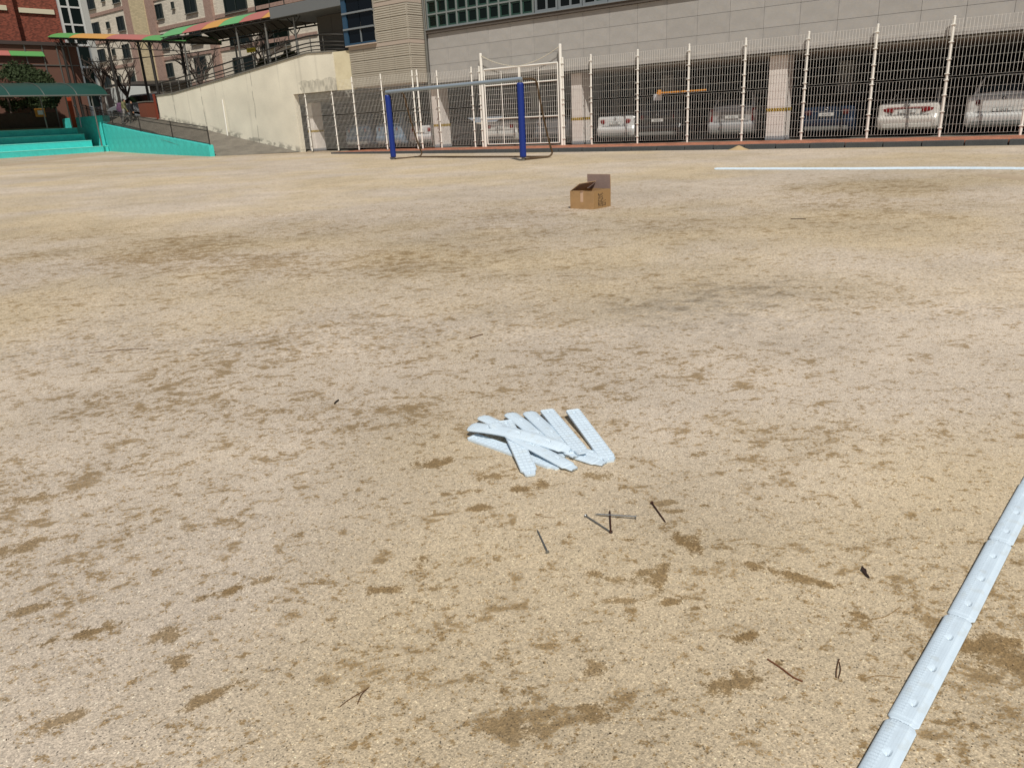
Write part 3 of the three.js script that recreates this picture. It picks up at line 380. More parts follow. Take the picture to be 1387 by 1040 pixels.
function canopy(o) { // arched roof strip from s0 to s1, eaves at w0, other eaves at w1
  const { name, label, s0, s1, y0, y1, w0, w1, rise, colours, posts, floor, truss } = o, g = at(thing(name, label, 'canopy'), 0, 0, 0);
  const prof = []; for (let i = 0; i <= 10; i++) { const t = i / 10; prof.push([lerp(w0, w1, t), rise * Math.pow(Math.sin(Math.PI * Math.min(1, 0.02 + t * 0.96)), 0.62)]); }
  const ht = (s) => lerp(y0, y1, (s - s0) / (s1 - s0));
  colours.forEach(([c, a, b]) => { const p = [], id = [], n = 11, skew = o.skew ?? 0; for (const dy of [0, -0.03]) for (const s of [a, b]) prof.forEach(([w, y], i) => { const ss = s + skew * (i / 10); p.push(ss, ht(ss) + y + dy, -w); }); const f = (k, fl) => { for (let i = 0; i < n - 1; i++) { const q = k + i, r = k + n + i; fl ? id.push(q, r, q + 1, q + 1, r, r + 1) : id.push(q, q + 1, r, q + 1, r + 1, r); } }; f(0, false); f(2 * n, true); id.push(0, n, 2 * n, n, 3 * n, 2 * n); const ge = new THREE.BufferGeometry(); ge.setAttribute('position', new THREE.Float32BufferAttribute(p, 3)); ge.setIndex(id); ge.computeVertexNormals(); part(g, 'roof_panel', ge, c); });
  { const p = [], id = [], n = 11; for (const s of [s0 + 0.05, s1 - 0.05]) prof.forEach(([w, y]) => p.push(s, ht(s) + y - 0.05, -w)); for (let i = 0; i < n - 1; i++) id.push(i, n + i, i + 1, i + 1, n + i, n + i + 1); const ge = new THREE.BufferGeometry(); ge.setAttribute('position', new THREE.Float32BufferAttribute(p, 3)); ge.setIndex(id); ge.computeVertexNormals(); part(g, 'underside_shade_sheet', ge, M.under); }  // added sheet, its dark colour stands in for shade under the roof
  for (const w of [w0 + 0.08, w1 - 0.08]) part(g, 'eaves_beam', rod([s0, y0 - 0.03, -w], [s1, y1 - 0.03, -w], 0.045), M.darkSteel);
  for (let s = s0 + 0.3; s < s1; s += o.ribStep ?? 1.1) part(g, 'rib', tube(prof.map(([w, y]) => [s, ht(s) + y - 0.09, -w]), 0.035, 14, 6), M.under);
  for (let i = 1; i < 5; i++) { const w = lerp(w0, w1, i / 5), y = prof[i * 2][1] - 0.05; part(g, 'purlin', rod([s0, y0 + y, -w], [s1, y1 + y, -w], 0.022, 6), M.under); }
  for (const [s, w] of posts) { const p = part(g, 'post', rod([s, floor(s), -w], [s, ht(s) - 0.02, -w], o.postR ?? 0.06, 12), o.postM ?? M.darkSteel); part(p, 'bracket', mergeGeometries([rod([s, ht(s) - 0.45, -w], [s - 0.5, ht(s) - 0.06, -w], 0.025, 6), rod([s, ht(s) - 0.45, -w], [s + 0.5, ht(s) - 0.06, -w], 0.025, 6)]), M.darkSteel); }
  if (truss) { part(g, 'truss_chord', rod([s0, y0 - 0.48, -w0 - 0.1], [s1, y1 - 0.48, -w0 - 0.1], 0.03, 6), M.darkSteel); let k = 0; for (let s = s0; s < s1 - 0.4; s += 0.45, k++) part(g, 'truss_bar', rod([s, ht(s) - (k & 1 ? 0.48 : 0.06), -w0 - 0.1], [s + 0.45, ht(s + 0.45) - (k & 1 ? 0.06 : 0.48), -w0 - 0.1], 0.018, 6), M.darkSteel); }
  return g;
}
canopy({ name: 'ramp_canopy', label: 'arched canopy of green, red and yellow panels over the ramp', s0: -28.9, s1: -16.2, y0: 6.5, y1: 6.42, w0: -0.8, w1: 2.6, rise: 0.72, skew: 1.0, ribStep: 0.8, colours: [[M.canopyLime, -28.9, -26.5], [M.canopyRed, -26.48, -24.5], [M.canopyOrange, -24.48, -22.8], [M.canopyLime, -22.78, -20.9], [M.canopyRed, -20.88, -18.9], [M.canopyOrange, -18.88, -17.1]], posts: [[-26.8, -0.6], [-21.5, -0.6], [-18.95, -0.6], [-16.6, -0.6], [-26.2, 2.3], [-23.2, 2.3], [-20.4, 2.3], [-17.6, 2.3]], floor: (s) => 3.2, postM: M.dull, postR: 0.055 });
canopy({ name: 'walkway_canopy', label: 'long low canopy of green, orange and red panels on dark trussed posts', s0: -43.8, s1: -26.4, y0: 8.0, y1: 6.15, w0: -0.7, w1: 1.6, rise: 0.36, ribStep: 1.4, colours: [[M.canopyGreen, -43.8, -40.6], [M.canopyOrange, -40.58, -35.6], [M.canopyRed, -35.58, -31.2], [M.canopyGreen, -31.18, -26.4]], posts: [[-30.8, -0.5], [-35.9, -0.5], [-42.4, -0.5], [-30.8, 1.5], [-35.9, 1.5]], floor: (s) => 2.3, truss: true, postR: 0.085 });

// ---------------------------------------------------------------- teal bleachers and ramp
{
  const b = at(thing('bleachers', 'teal painted concrete bleacher steps at the edge of the field', 'bleachers'), -36.0, 0, 0);
  const tops = [0.81, 1.2, 1.62, 2.02];
  tops.forEach((y, i) => { const z1 = i ? 2.4 : 1.8, z0 = 24; const st = part(b, 'step', rbox(0.86, y, z0 - z1, 0.015), M.tealWall, -0.42 - i * 0.85, y / 2, (z0 + z1) / 2); part(st, 'nosing', rbox(0.05, 0.045, z0 - z1, 0.008), M.tealTop, 0.42, y / 2 - 0.02, 0); });
  part(b, 'end_block', rbox(5.5, 2.68, 0.7, 0.02), M.tealWall, -3.2, 1.34, 1.45);
  const r = at(thing('teal_ramp_wall', 'teal painted sloping ramp wall beside the driveway', 'wall'), -19.76, 0, -4.36);
  const ang = Math.atan2(2.57, 16.0); r.rotation.y = TH - ang * -1 * -1 + 0; // set below from the two ends
  const A = [wx(-19.76, -4.36), wz(-19.76, -4.36)], B = [wx(-40.7, -1.0), wz(-40.7, -1.0)], L = Math.hypot(B[0] - A[0], B[1] - A[1]); r.rotation.y = Math.atan2(-(B[1] - A[1]), B[0] - A[0]);
  const sh = new THREE.Shape(); sh.moveTo(0, 0); sh.lineTo(0, 0.69); sh.lineTo(8.6, 1.40); sh.lineTo(17.4, 2.21); sh.lineTo(L, 2.7); sh.lineTo(L, 0.2); sh.closePath();
  const ge = muv(new THREE.ExtrudeGeometry(sh, { depth: 0.22, bevelEnabled: true, bevelSize: 0.012, bevelThickness: 0.012, bevelSegments: 1 }));
  part(r, 'wall_face', ge, M.tealWall);
  const f = thing('ramp_railing', 'dark metal bar railing standing on the teal ramp wall', 'railing'); f.position.copy(r.position); f.rotation.y = r.rotation.y;
  const yt = (x) => x < 8.6 ? lerp(0.69, 1.40, x / 8.6) : x < 17.4 ? lerp(1.40, 2.21, (x - 8.6) / 8.8) : lerp(2.21, 2.7, (x - 17.4) / (L - 17.4));
  for (const dy of [0.85, 0.68, 0.06]) part(f, 'rail', tube([0.1, 4.3, 8.6, 13, 17.4, L - 0.1].map((x) => [x, yt(x) + dy, 0.11]), 0.022, 50, 6), M.darkSteel);
  const bar = cyl(0.010, 0.010, 0.80, 6); for (let x = 0.22; x < L - 0.1; x += 0.125) part(f, 'bar', bar, M.darkSteel, x, yt(x) + 0.45, 0.11);
  for (const x of [0.1, 5, 10, 15, 20]) part(f, 'post', rod([x, yt(x), 0.11], [x, yt(x) + 0.9, 0.11], 0.03), M.darkSteel);
}
{ // stand roof
  const c = at(thing('bleacher_canopy', 'dark green curved canopy over the teal bleachers', 'canopy'), -35.6, 0, 0);
  const pr = [[0, 3.88], [-0.25, 4.15], [-0.7, 4.42], [-1.4, 4.62], [-2.4, 4.72], [-3.2, 4.70]];
  for (let z = 1.3; z < 24; z += 1.9) { const p = [], id = [], n = pr.length; for (const dy of [0, -0.025]) for (const zz of [z, z + 1.88]) pr.forEach(([x, y]) => p.push(x, y + dy, zz)); for (let i = 0; i < n - 1; i++) { id.push(i, n + i, i + 1, i + 1, n + i, n + i + 1, 2 * n + i, 2 * n + i + 1, 3 * n + i, 2 * n + i + 1, 3 * n + i + 1, 3 * n + i); } const ge = new THREE.BufferGeometry(); ge.setAttribute('position', new THREE.Float32BufferAttribute(p, 3)); ge.setIndex(id); ge.computeVertexNormals(); part(c, 'roof_panel', ge, M.canopyDark); part(c, 'seam', tube(pr.map(([x, y]) => [x, y + 0.012, z + 1.89]), 0.02, 16, 6), M.dull); }
  part(c, 'gutter', rod([0.02, 3.86, 1.2], [0.02, 3.86, 24], 0.045), M.dull);
  for (const [z, yb] of [[2.32, 0.81], [9, 0.81], [16, 0.81]]) part(c, 'post', rod([-0.1, yb, z], [-0.1, 3.86, z], 0.05, 10), M.dull);
  for (const [z, yb] of [[2.6, 2.0], [4.15, 2.0], [9, 2.0], [16, 2.0]]) part(c, 'post', rod([-3.1, yb, z], [-3.1, 4.7, z], 0.045, 10), M.dull);
  part(c, 'grab_rail', tube([[-2.6, 2.02, 2.25], [-2.7, 2.9, 2.2], [-2.95, 3.3, 2.2], [-3.1, 3.4, 2.2]], 0.04, 16, 8), M.steel);
  const d = at(thing('planter_wall', 'dark brick planter wall behind the bleachers', 'wall'), -39.9, 0, 0);
  part(d, 'brickwork', box(0.4, 1.1, 21), std(0x4a3a30, 0.95, { map: tile(128, 230, 225, 220, { grain: 0.2, blot: 0.15, n: 8, s: 502 }) }), 0, 2.5, 13.5); part(d, 'edging', rbox(0.5, 0.10, 21, 0.02), std(0x7a6a4c, 0.95), 0, 2.08, 13.5);
  const bk = at(thing('porch_wall', 'dark brown porch wall in the shade of the bleacher canopy', 'wall'), -43.4, 0, 0); part(bk, 'panel', box(0.3, 5.6, 26.2), std(0x6e4c3e, 0.8), 0, 4.8, 12.3); part(bk, 'lintel', box(0.5, 0.22, 26.4), std(0x4a3f3a, 0.9), 0.05, 7.55, 12.3); for (const z of [-0.2, 0.55, 1.5, 2.6, 5.2, 8]) part(bk, 'mullion', box(0.08, 5.4, 0.07), M.dull, 0.17, 4.8, z); for (const y of [4.6, 6.2]) part(bk, 'transom', box(0.06, 0.06, 26), M.dull, 0.18, y, 12.3);
  const ps = at(thing('notice_frame', 'orange framed notice with white paper under the green canopy', 'sign'), -39.66, 2.78, -3.98, Math.PI / 2); part(ps, 'frame', rbox(0.62, 0.5, 0.04, 0.01), M.poster, 0, 0.25, 0); part(ps, 'paper', box(0.34, 0.26, 0.01), M.paper, 0.02, 0.27, 0.026);
  const og = at(thing('orange_banner_post', 'narrow orange red panel standing under the green canopy', 'panel'), -39.4, 2.0, -2.15); part(og, 'panel', rbox(0.06, 1.9, 0.32, 0.01), std(0xa8401c, 0.7), 0, 0.98, 0);
}
{ // small canopy on the porch roof
  const c = at(thing('porch_canopy', 'short green and orange curved canopy beside the round shrub', 'canopy'), -43.0, 0, 0), pr = [[0, 0], [-0.2, 0.28], [-0.6, 0.45], [-1.3, 0.52]];
  [[1.5, 3.6, M.canopyGreen], [3.62, 6.4, M.canopyRed], [6.42, 9, M.canopyOrange], [9.02, 12, M.canopyGreen]].forEach(([a, b, m]) => { const p = [], id = [], n = 4; for (const dy of [0, -0.03]) for (const z of [a, b]) pr.forEach(([x, y]) => p.push(x, 6.75 + y + dy, z)); for (let i = 0; i < n - 1; i++) id.push(i, n + i, i + 1, i + 1, n + i, n + i + 1, 2 * n + i, 2 * n + i + 1, 3 * n + i, 2 * n + i + 1, 3 * n + i + 1, 3 * n + i); const ge = new THREE.BufferGeometry(); ge.setAttribute('position', new THREE.Float32BufferAttribute(p, 3)); ge.setIndex(id); ge.computeVertexNormals(); part(c, 'roof_panel', ge, m); });
  for (const z of [1.7, 5, 9]) part(c, 'post', rod([-0.3, 2.4, z], [-0.3, 7.0, z], 0.05), M.dull);
}
// ---------------------------------------------------------------- brick building with glazed stair
{
  const bt = tex(256, 256, (i, j, o) => { const row = Math.floor(j / 16), ii = (i + (row & 1) * 16) % 256, jt = ii % 32 < 2 || j % 16 < 2, k = h2(Math.floor(ii / 32), row, 8); const f = 0.8 + 0.35 * k + (h2(i, j, 6) - 0.5) * 0.1; o[0] = (jt ? 126 : 148) * f; o[1] = (jt ? 100 : 84) * f; o[2] = (jt ? 86 : 68) * f; });
  const brick = std(0xe2cfc4, 0.9, { map: rep(bt, 0.9, 0.9) });
  const b = at(thing('brick_building', 'red brick school building with a tall glazed stair', 'building'), -48, 0, 0);
  part(b, 'wall', box(8, 12, 26), brick, -4.05, 8.4, 10.75); part(b, 'wall', box(0.6, 12, 20), brick, 0.27, 8.4, 11.0);
  for (const [z, w] of [[-0.7, 2.4], [3.0, 3]]) part(b, 'light_band', rbox(0.12, 0.32, w, 0.01), std(0xd2cab0, 0.8), 0.0 + (z > 1 ? 0.63 : 0.02), 10.22, z);
  const fr = []; for (const z of [-2.35, -3.0, -3.9]) fr.push(new THREE.BoxGeometry(0.14, 5.2, 0.14).translate(0, 10.6, z)); for (const y of [8.05, 9.45, 10.65, 11.9]) fr.push(new THREE.BoxGeometry(0.12, 0.12, 1.44).translate(0, y, -3.12));
  const st = part(b, 'stair_glazing', mergeGeometries(fr), std(0xc9cac6, 0.6)); part(st, 'pillar', box(0.5, 10, 0.42), std(0xb8b8b2, 0.7), -0.05, 8.2, -4.15);
  const ys = [3.6, 4.9, 6.5, 8.0, 9.45, 10.65, 11.9]; for (let i = 0; i < 6; i++) for (const [z, w] of [[-2.68, 0.5], [-3.45, 0.74]]) part(st, 'pane', box(0.03, ys[i + 1] - ys[i] - 0.13, w), M.glassGreen, -0.02, (ys[i] + ys[i + 1]) / 2, z, 0, rr(-0.01, 0.01), 0);
  { const lo = []; for (const z of [-2.35, -3.0, -3.9]) lo.push(new THREE.BoxGeometry(0.1, 5.5, 0.1).translate(0, 5.2, z)); for (const y of [4.9, 6.5]) lo.push(new THREE.BoxGeometry(0.08, 0.08, 1.44).translate(0, y, -3.12)); part(b, 'shade_toned_bars', mergeGeometries(lo), M.alu); }  // lower bars get a darker colour in place of the porch shade
}
// ---------------------------------------------------------------- apartment block
{
  const bt = tex(256, 256, (i, j, o) => { const row = Math.floor(j / 16), jt = j % 16 < 2 ? 0.86 : (i + (row & 1) * 24) % 48 < 2 ? 0.9 : 1, f = jt * (0.95 + 0.1 * h2(Math.floor(i / 48), row, 3)) * (1 + (h2(i, j, 5) - 0.5) * 0.06); o[0] = 238 * f; o[1] = 232 * f; o[2] = 220 * f; });
  const pale = std(0xeae6de, 0.9, { map: rep(bt, 0.5, 0.5) }), cream = std(0xd8ccae, 0.9, { map: rep(bt, 0.5, 0.5) });
  const b = at(thing('apartment_block', 'pale brick apartment block with pink brick bands and dark windows', 'building'), 0, 0, 14);
  const secs = [[-71, -60.8, 0, pale], [-59.4, -56.75, 0.35, cream], [-55.5, -47.2, 0, pale], [-46.1, -33, 0, pale]];
  part(b, 'core', box(38, 15, 8), M.concrete, -52, 9.9, -5);
  for (const [a, c, z, m] of secs) { part(b, 'wall', box(c - a, 15, 1), m, (a + c) / 2, 9.95, z - 0.5); if (m === pale) for (const y of [5.5, 7.9, 10.4, 12.85, 15.3]) part(b, 'brick_band', box(c - a, 0.28, 0.1), M.pinkBrick, (a + c) / 2, y, 0.03); }
  for (const [a, c] of [[-60.8, -59.4], [-56.75, -55.5], [-47.2, -46.1]]) part(b, 'pilaster', box(c - a, 15, 1.3), M.pinkBrick, (a + c) / 2, 9.95, -0.4);
  const win = (s0, s1, y0, y1) => { const w = s1 - s0, h = y1 - y0, x = (s0 + s1) / 2, fr = mergeGeometries([new THREE.BoxGeometry(w, 0.07, 0.14).translate(0, 0.035, 0), new THREE.BoxGeometry(w, 0.07, 0.14).translate(0, h - 0.035, 0), new THREE.BoxGeometry(0.06, h - 0.14, 0.14).translate(-w / 2 + 0.03, h / 2, 0), new THREE.BoxGeometry(0.06, h - 0.14, 0.14).translate(w / 2 - 0.03, h / 2, 0), new THREE.BoxGeometry(0.05, h - 0.14, 0.1).translate(0, h / 2, 0)]); const f = part(b, 'window', fr, M.winFrame, x, y0, 0.06); const pw = (w - 0.18) / 2; for (const k of [-1, 1]) part(f, 'pane', new THREE.BoxGeometry(pw, h - 0.15, 0.03), M.glassGreen, k * (pw / 2 + 0.03), h / 2, -0.01, 0, rr(-0.02, 0.02), 0); part(f, 'sill', new THREE.BoxGeometry(w + 0.16, 0.06, 0.2), M.concrete, 0, -0.035, 0.02); };
  for (const dy of [-4.9, -2.45, 0, 2.4]) { win(-68.5, -66.6, 11.0 + dy, 12.2 + dy); win(-65.0, -64.45, 11.4 + dy, 12.0 + dy); win(-62.8, -61.5, 10.95 + dy, 12.2 + dy); win(-55.3, -54.2, 11.2 + dy, 12.4 + dy); win(-52.5, -52.15, 11.75 + dy, 12.3 + dy); win(-50.4, -48.6, 11.1 + dy, 12.5 + dy); win(-44.4, -41.3, 10.45 + dy, 12.0 + dy); win(-40.2, -36.4, 9.85 + dy, 11.6 + dy); }
  const g = at(thing('grey_lean_to', 'low grey block building with a sloping roof beside the apartments', 'building'), -54.5, 2.4, 10.4); const gm = std(0x6a6660, 0.95, { map: rep(bt, 0.6, 0.6) }); part(g, 'wall', box(9.2, 3.2, 2.5), gm, 0, 1.6, -1.25); part(g, 'roof', box(9.8, 0.16, 2.9), M.darkSteel, 0, 3.35, -1.2, 0.12, 0, -0.05); for (const x of [-2.5, 0.8, 3.2]) { const w = part(g, 'window', box(1.0, 0.7, 0.08), M.alu, x, 2.1, 0.03); part(w, 'pane', box(0.86, 0.56, 0.03), M.glass, 0, 0, 0.035); }
}
// ---------------------------------------------------------------- bare trees, shrubs
function bareTree(label, s, w, y, h, lean = 0) {
  const g = at(thing('bare_tree', label, 'tree', 'bare trees on the plaza'), s, y, w, rr(0, 6));
  const tr = [], br = [];
  (function grow(p, d, len, r, lv) { const e = p.clone().addScaledVector(d, len), midp = p.clone().lerp(e, 0.5).add(new THREE.Vector3(rr(-1, 1), 0, rr(-1, 1)).multiplyScalar(len * 0.06)); (lv < 1 ? tr : br).push(rod(p.toArray(), midp.toArray(), r, lv < 2 ? 8 : 5, r * 0.9), rod(midp.toArray(), e.toArray(), r * 0.9, lv < 2 ? 8 : 5, r * 0.75)); if (lv > 4) return; const n = lv < 1 ? 4 : lv < 3 ? 3 : 2; for (let i = 0; i < n; i++) { const a = rr(0, 6.28), t = rr(0.35, 0.75), nd = d.clone().multiplyScalar(Math.cos(t)).add(new THREE.Vector3(Math.cos(a), 0.15, Math.sin(a)).multiplyScalar(Math.sin(t))).normalize(); grow(lv > 0 && i ? p.clone().lerp(e, rr(0.5, 1)) : e, nd, len * rr(0.6, 0.8), r * 0.6, lv + 1); } })(new THREE.Vector3(), new THREE.Vector3(lean, 1, 0).normalize(), h * 0.3, h * 0.026, 0);
  part(g, 'trunk', mergeGeometries(tr), M.bark); part(g, 'crown', mergeGeometries(br), M.bark);
}
bareTree('bare tree between the white truck and the silver van', -41.8, 3.0, 2.5, 5.2);
bareTree('bare tree beside the stair glazing in front of the white truck', -47.0, 3.6, 2.5, 6.0, 0.05);
bareTree('bare tree behind the handrail at the low end of the ramp', -32.2, 3.4, 2.9, 4.6, -0.1);
bareTree('bare tree against the apartment wall under the ramp canopy', -26.5, 4.2, 3.3, 4.8, -0.12);
function leafGeo(n, rx, ry, rz, size, lump = 0.3) { const p = [], q = new THREE.Quaternion(), e = new THREE.Euler(), v = new THREE.Vector3(); for (let i = 0; i < n; i++) { const a = rr(0, 6.28), cz = rr(-0.6, 1), sr = Math.sqrt(1 - Math.min(1, cz * cz)), k = Math.cbrt(rr(0.25, 1)) * (1 + lump * (vn(a * 1.6, cz * 3 + 9, 61) - 0.5) * 2), c = [Math.cos(a) * sr * rx * k, cz * ry * k, Math.sin(a) * sr * rz * k]; e.set(rr(0, 6), rr(0, 6), rr(0, 6)); q.setFromEuler(e); const z = size * rr(0.6, 1.3); for (const t of [[-0.5, 0, 0], [0.5, 0, 0.1], [0, 1, 0], [-0.5, 0, 0], [0, -0.8, 0.1], [0.5, 0, 0.1]]) { v.set(t[0] * z, t[1] * z, t[2] * z).applyQuaternion(q); p.push(c[0] + v.x, c[1] + v.y, c[2] + v.z); } } const g = new THREE.BufferGeometry(); g.setAttribute('position', new THREE.Float32BufferAttribute(p, 3)); g.computeVertexNormals(); return g; }
{
  const b = at(thing('round_shrub', 'large rounded dark green shrub above the bleacher canopy', 'shrub'), -41.6, 4.35, -3.7); part(b, 'foliage', leafGeo(12000, 1.3, 1.75, 1.95, 0.10, 0.18), M.leafDark); part(b, 'trunk', rod([0, -2.0, 0], [0, 0.6, 0], 0.12, 8, 0.07), M.bark);
  const r = at(thing('reddish_shrub', 'low reddish leafless shrub below the round green one', 'shrub'), -40.4, 4.3, -5.4); part(r, 'foliage', leafGeo(2200, 0.7, 0.8, 1.1, 0.07), std(0x5a3a2c, 0.9)); part(r, 'stem', rod([0, -1.9, 0], [0, 0.3, 0], 0.06), M.bark);
  for (const [s, w, y, x] of [[-24.2, 2.9, 4.5, 'behind the yellow sign'], [-21.6, 2.8, 4.75, 'beneath the middle of the ramp canopy']]) { const h = at(thing('olive_shrub', 'olive green shrub ' + x, 'shrub', 'shrubs behind the handrail'), s, y, w); part(h, 'foliage', leafGeo(2600, 1.1, 0.6, 0.6, 0.09), M.leafOlive); part(h, 'stem', rod([0, -1.2, 0], [0, 0.1, 0], 0.05), M.bark); }
  const y = at(thing('yellow_sign', 'small yellow sign board behind the ramp handrail', 'sign'), -24.4, 4.2, 2.1); part(y, 'board', rbox(0.86, 0.24, 0.03, 0.01), M.yellow, 0, 1.45, 0); part(y, 'lettering', box(0.6, 0.05, 0.006), std(0x8a7f18, 0.7), 0, 1.45, 0.019); part(y, 'post', rod([0, -0.9, -0.03], [0, 1.35, -0.03], 0.025), M.dull);
  const p = at(thing('brick_pillar', 'red brick pillar at the head of the driveway', 'pillar'), -33.1, 2.3, -0.2); part(p, 'shaft', box(0.95, 0.95, 0.6), M.brickPillar, 0, 0.5, 0); part(p, 'cap', rbox(1.02, 0.06, 0.66, 0.01), M.concrete, 0, 1.01, 0);
  const q = at(thing('red_corner_post', 'rusty red steel post at the low end of the cream wall', 'post'), -30.2, 1.9, -1.15); part(q, 'shaft', rbox(0.12, 1.75, 0.12, 0.01), M.redPost, 0, 0.85, 0); part(q, 'foot_plate', box(0.24, 0.03, 0.24), M.redPost, 0, 0.32, 0);
  const w = thing('hanging_cable', 'dark cable strung across the apartment wall', 'cable'); at(w, 0, 0, 2); part(w, 'cable', tube([[-52, 7.2, -2], [-44, 6.6, -1], [-36, 6.2, 0], [-30, 6.0, 0], [-22, 6.1, 0]], 0.03, 40, 5), M.black);
}
// ---------------------------------------------------------------- people on the driveway
function person(label, s, w, y, H, turn, top, legs, stride, pack) {
  const g = at(thing('person', label, 'person', 'people walking up the driveway'), s, y, w, turn), k = H / 1.7;
  const bones = [[[0, 1.02, 0], [0, 1.2, 0], 0.15, 0.14, 0], [[0, 1.2, 0], [0, 1.4, 0.02], 0.14, 0.15, 0], [[-0.14, 1.42, 0.02], [0.14, 1.42, 0.02], 0.08, 0.08, 0], [[0, 1.45, 0.02], [0, 1.53, 0.04], 0.055, 0.055, 2], [[0, 1.6, 0.05], [0, 1.66, 0.04], 0.092, 0.095, 3]];
  for (const q of [-1, 1]) { const st = q * stride; bones.push([[q * 0.09, 0.95, 0], [q * 0.1, 0.52, st * 0.5 + 0.03], 0.10, 0.065, 1], [[q * 0.1, 0.52, st * 0.5 + 0.03], [q * 0.1, 0.09, st], 0.065, 0.045, 1], [[q * 0.1, 0.05, st - 0.03], [q * 0.1, 0.04, st + 0.15], 0.045, 0.035, 4], [[q * 0.19, 1.4, 0.02], [q * 0.25, 1.13, -st * 0.4], 0.055, 0.045, 0], [[q * 0.25, 1.13, -st * 0.4], [q * 0.23, 0.9, -st * 0.6 + 0.1], 0.045, 0.035, 0], [[q * 0.23, 0.88, -st * 0.6 + 0.11], [q * 0.225, 0.8, -st * 0.6 + 0.14], 0.035, 0.025, 2]); }
  if (pack) bones.push([[0, 1.12, -0.19], [0, 1.34, -0.18], 0.11, 0.12, 5]);
  const dist = (p, b) => { const [a, c, r1, r2] = b, d = [c[0] - a[0], c[1] - a[1], c[2] - a[2]], e = [p[0] - a[0], p[1] - a[1], p[2] - a[2]], t = clamp((e[0] * d[0] + e[1] * d[1] + e[2] * d[2]) / (d[0] ** 2 + d[1] ** 2 + d[2] ** 2)); return Math.hypot(e[0] - d[0] * t, e[1] - d[1] * t, e[2] - d[2] * t) - lerp(r1, r2, t); };
  const R = 64, mc = new MarchingCubes(R, M.dark, false, false, 60000); mc.isolation = 0; const S = 0.92, C = [0, 0.88, 0];
  for (let z = 0; z < R; z++) for (let yy = 0; yy < R; yy++) for (let x = 0; x < R; x++) { const p = [((x - R / 2) / (R / 2)) * S + C[0], ((yy - R / 2) / (R / 2)) * S + C[1], ((z - R / 2) / (R / 2)) * S + C[2]]; let f = 1; if (Math.abs(p[0]) < 0.5 && Math.abs(p[2]) < 0.6) { f = 0; for (const b of bones) f += Math.exp(-22 * dist(p, b)); f = -Math.log(f) / 22; } mc.field[z * R * R + yy * R + x] = -f; }
  mc.update(); const n = mc.count, pos = mc.positionArray.slice(0, n * 3), col = new Float32Array(n * 3), cols = [top, legs, 0xb98a6c, 0x17130f, 0x6f6d68, 0x1b1b1f].map((c) => new THREE.Color(c));
  for (let i = 0; i < n; i++) { const p = [pos[i * 3] * S + C[0], pos[i * 3 + 1] * S + C[1], pos[i * 3 + 2] * S + C[2]]; let best = 0, bd = 9; for (const b of bones) { const d = dist(p, b); if (d < bd) { bd = d; best = b[4]; } } if (best === 3 && p[2] > 0.10 && p[1] < 1.66) best = 2; pos[i * 3] = p[0] * k; pos[i * 3 + 1] = p[1] * k; pos[i * 3 + 2] = p[2] * k; cols[best].toArray(col, i * 3); }
  const ge = new THREE.BufferGeometry(); ge.setAttribute('position', new THREE.BufferAttribute(pos, 3)); ge.setAttribute('color', new THREE.BufferAttribute(col, 3)); ge.computeVertexNormals();
  part(g, 'body', ge, std(0xffffff, 0.85, { vertexColors: true }));
}
person('person in a purple jacket and grey trousers walking on the driveway', -33.75, -1.6, 2.07, 1.36, Math.PI + 0.4, 0x5d4058, 0x4d474f, 0.12, false);
person('person in a khaki jacket and pale trousers striding beside two others', -33.2, -1.62, 2.06, 1.42, Math.PI - 0.7, 0x6c6a48, 0x8d8a84, 0.28, false);
person('person in black clothing with a backpack bending beside the khaki jacket', -32.6, -1.5, 2.03, 1.32, Math.PI - 0.9, 0x17171a, 0x35332f, 0.2, true);

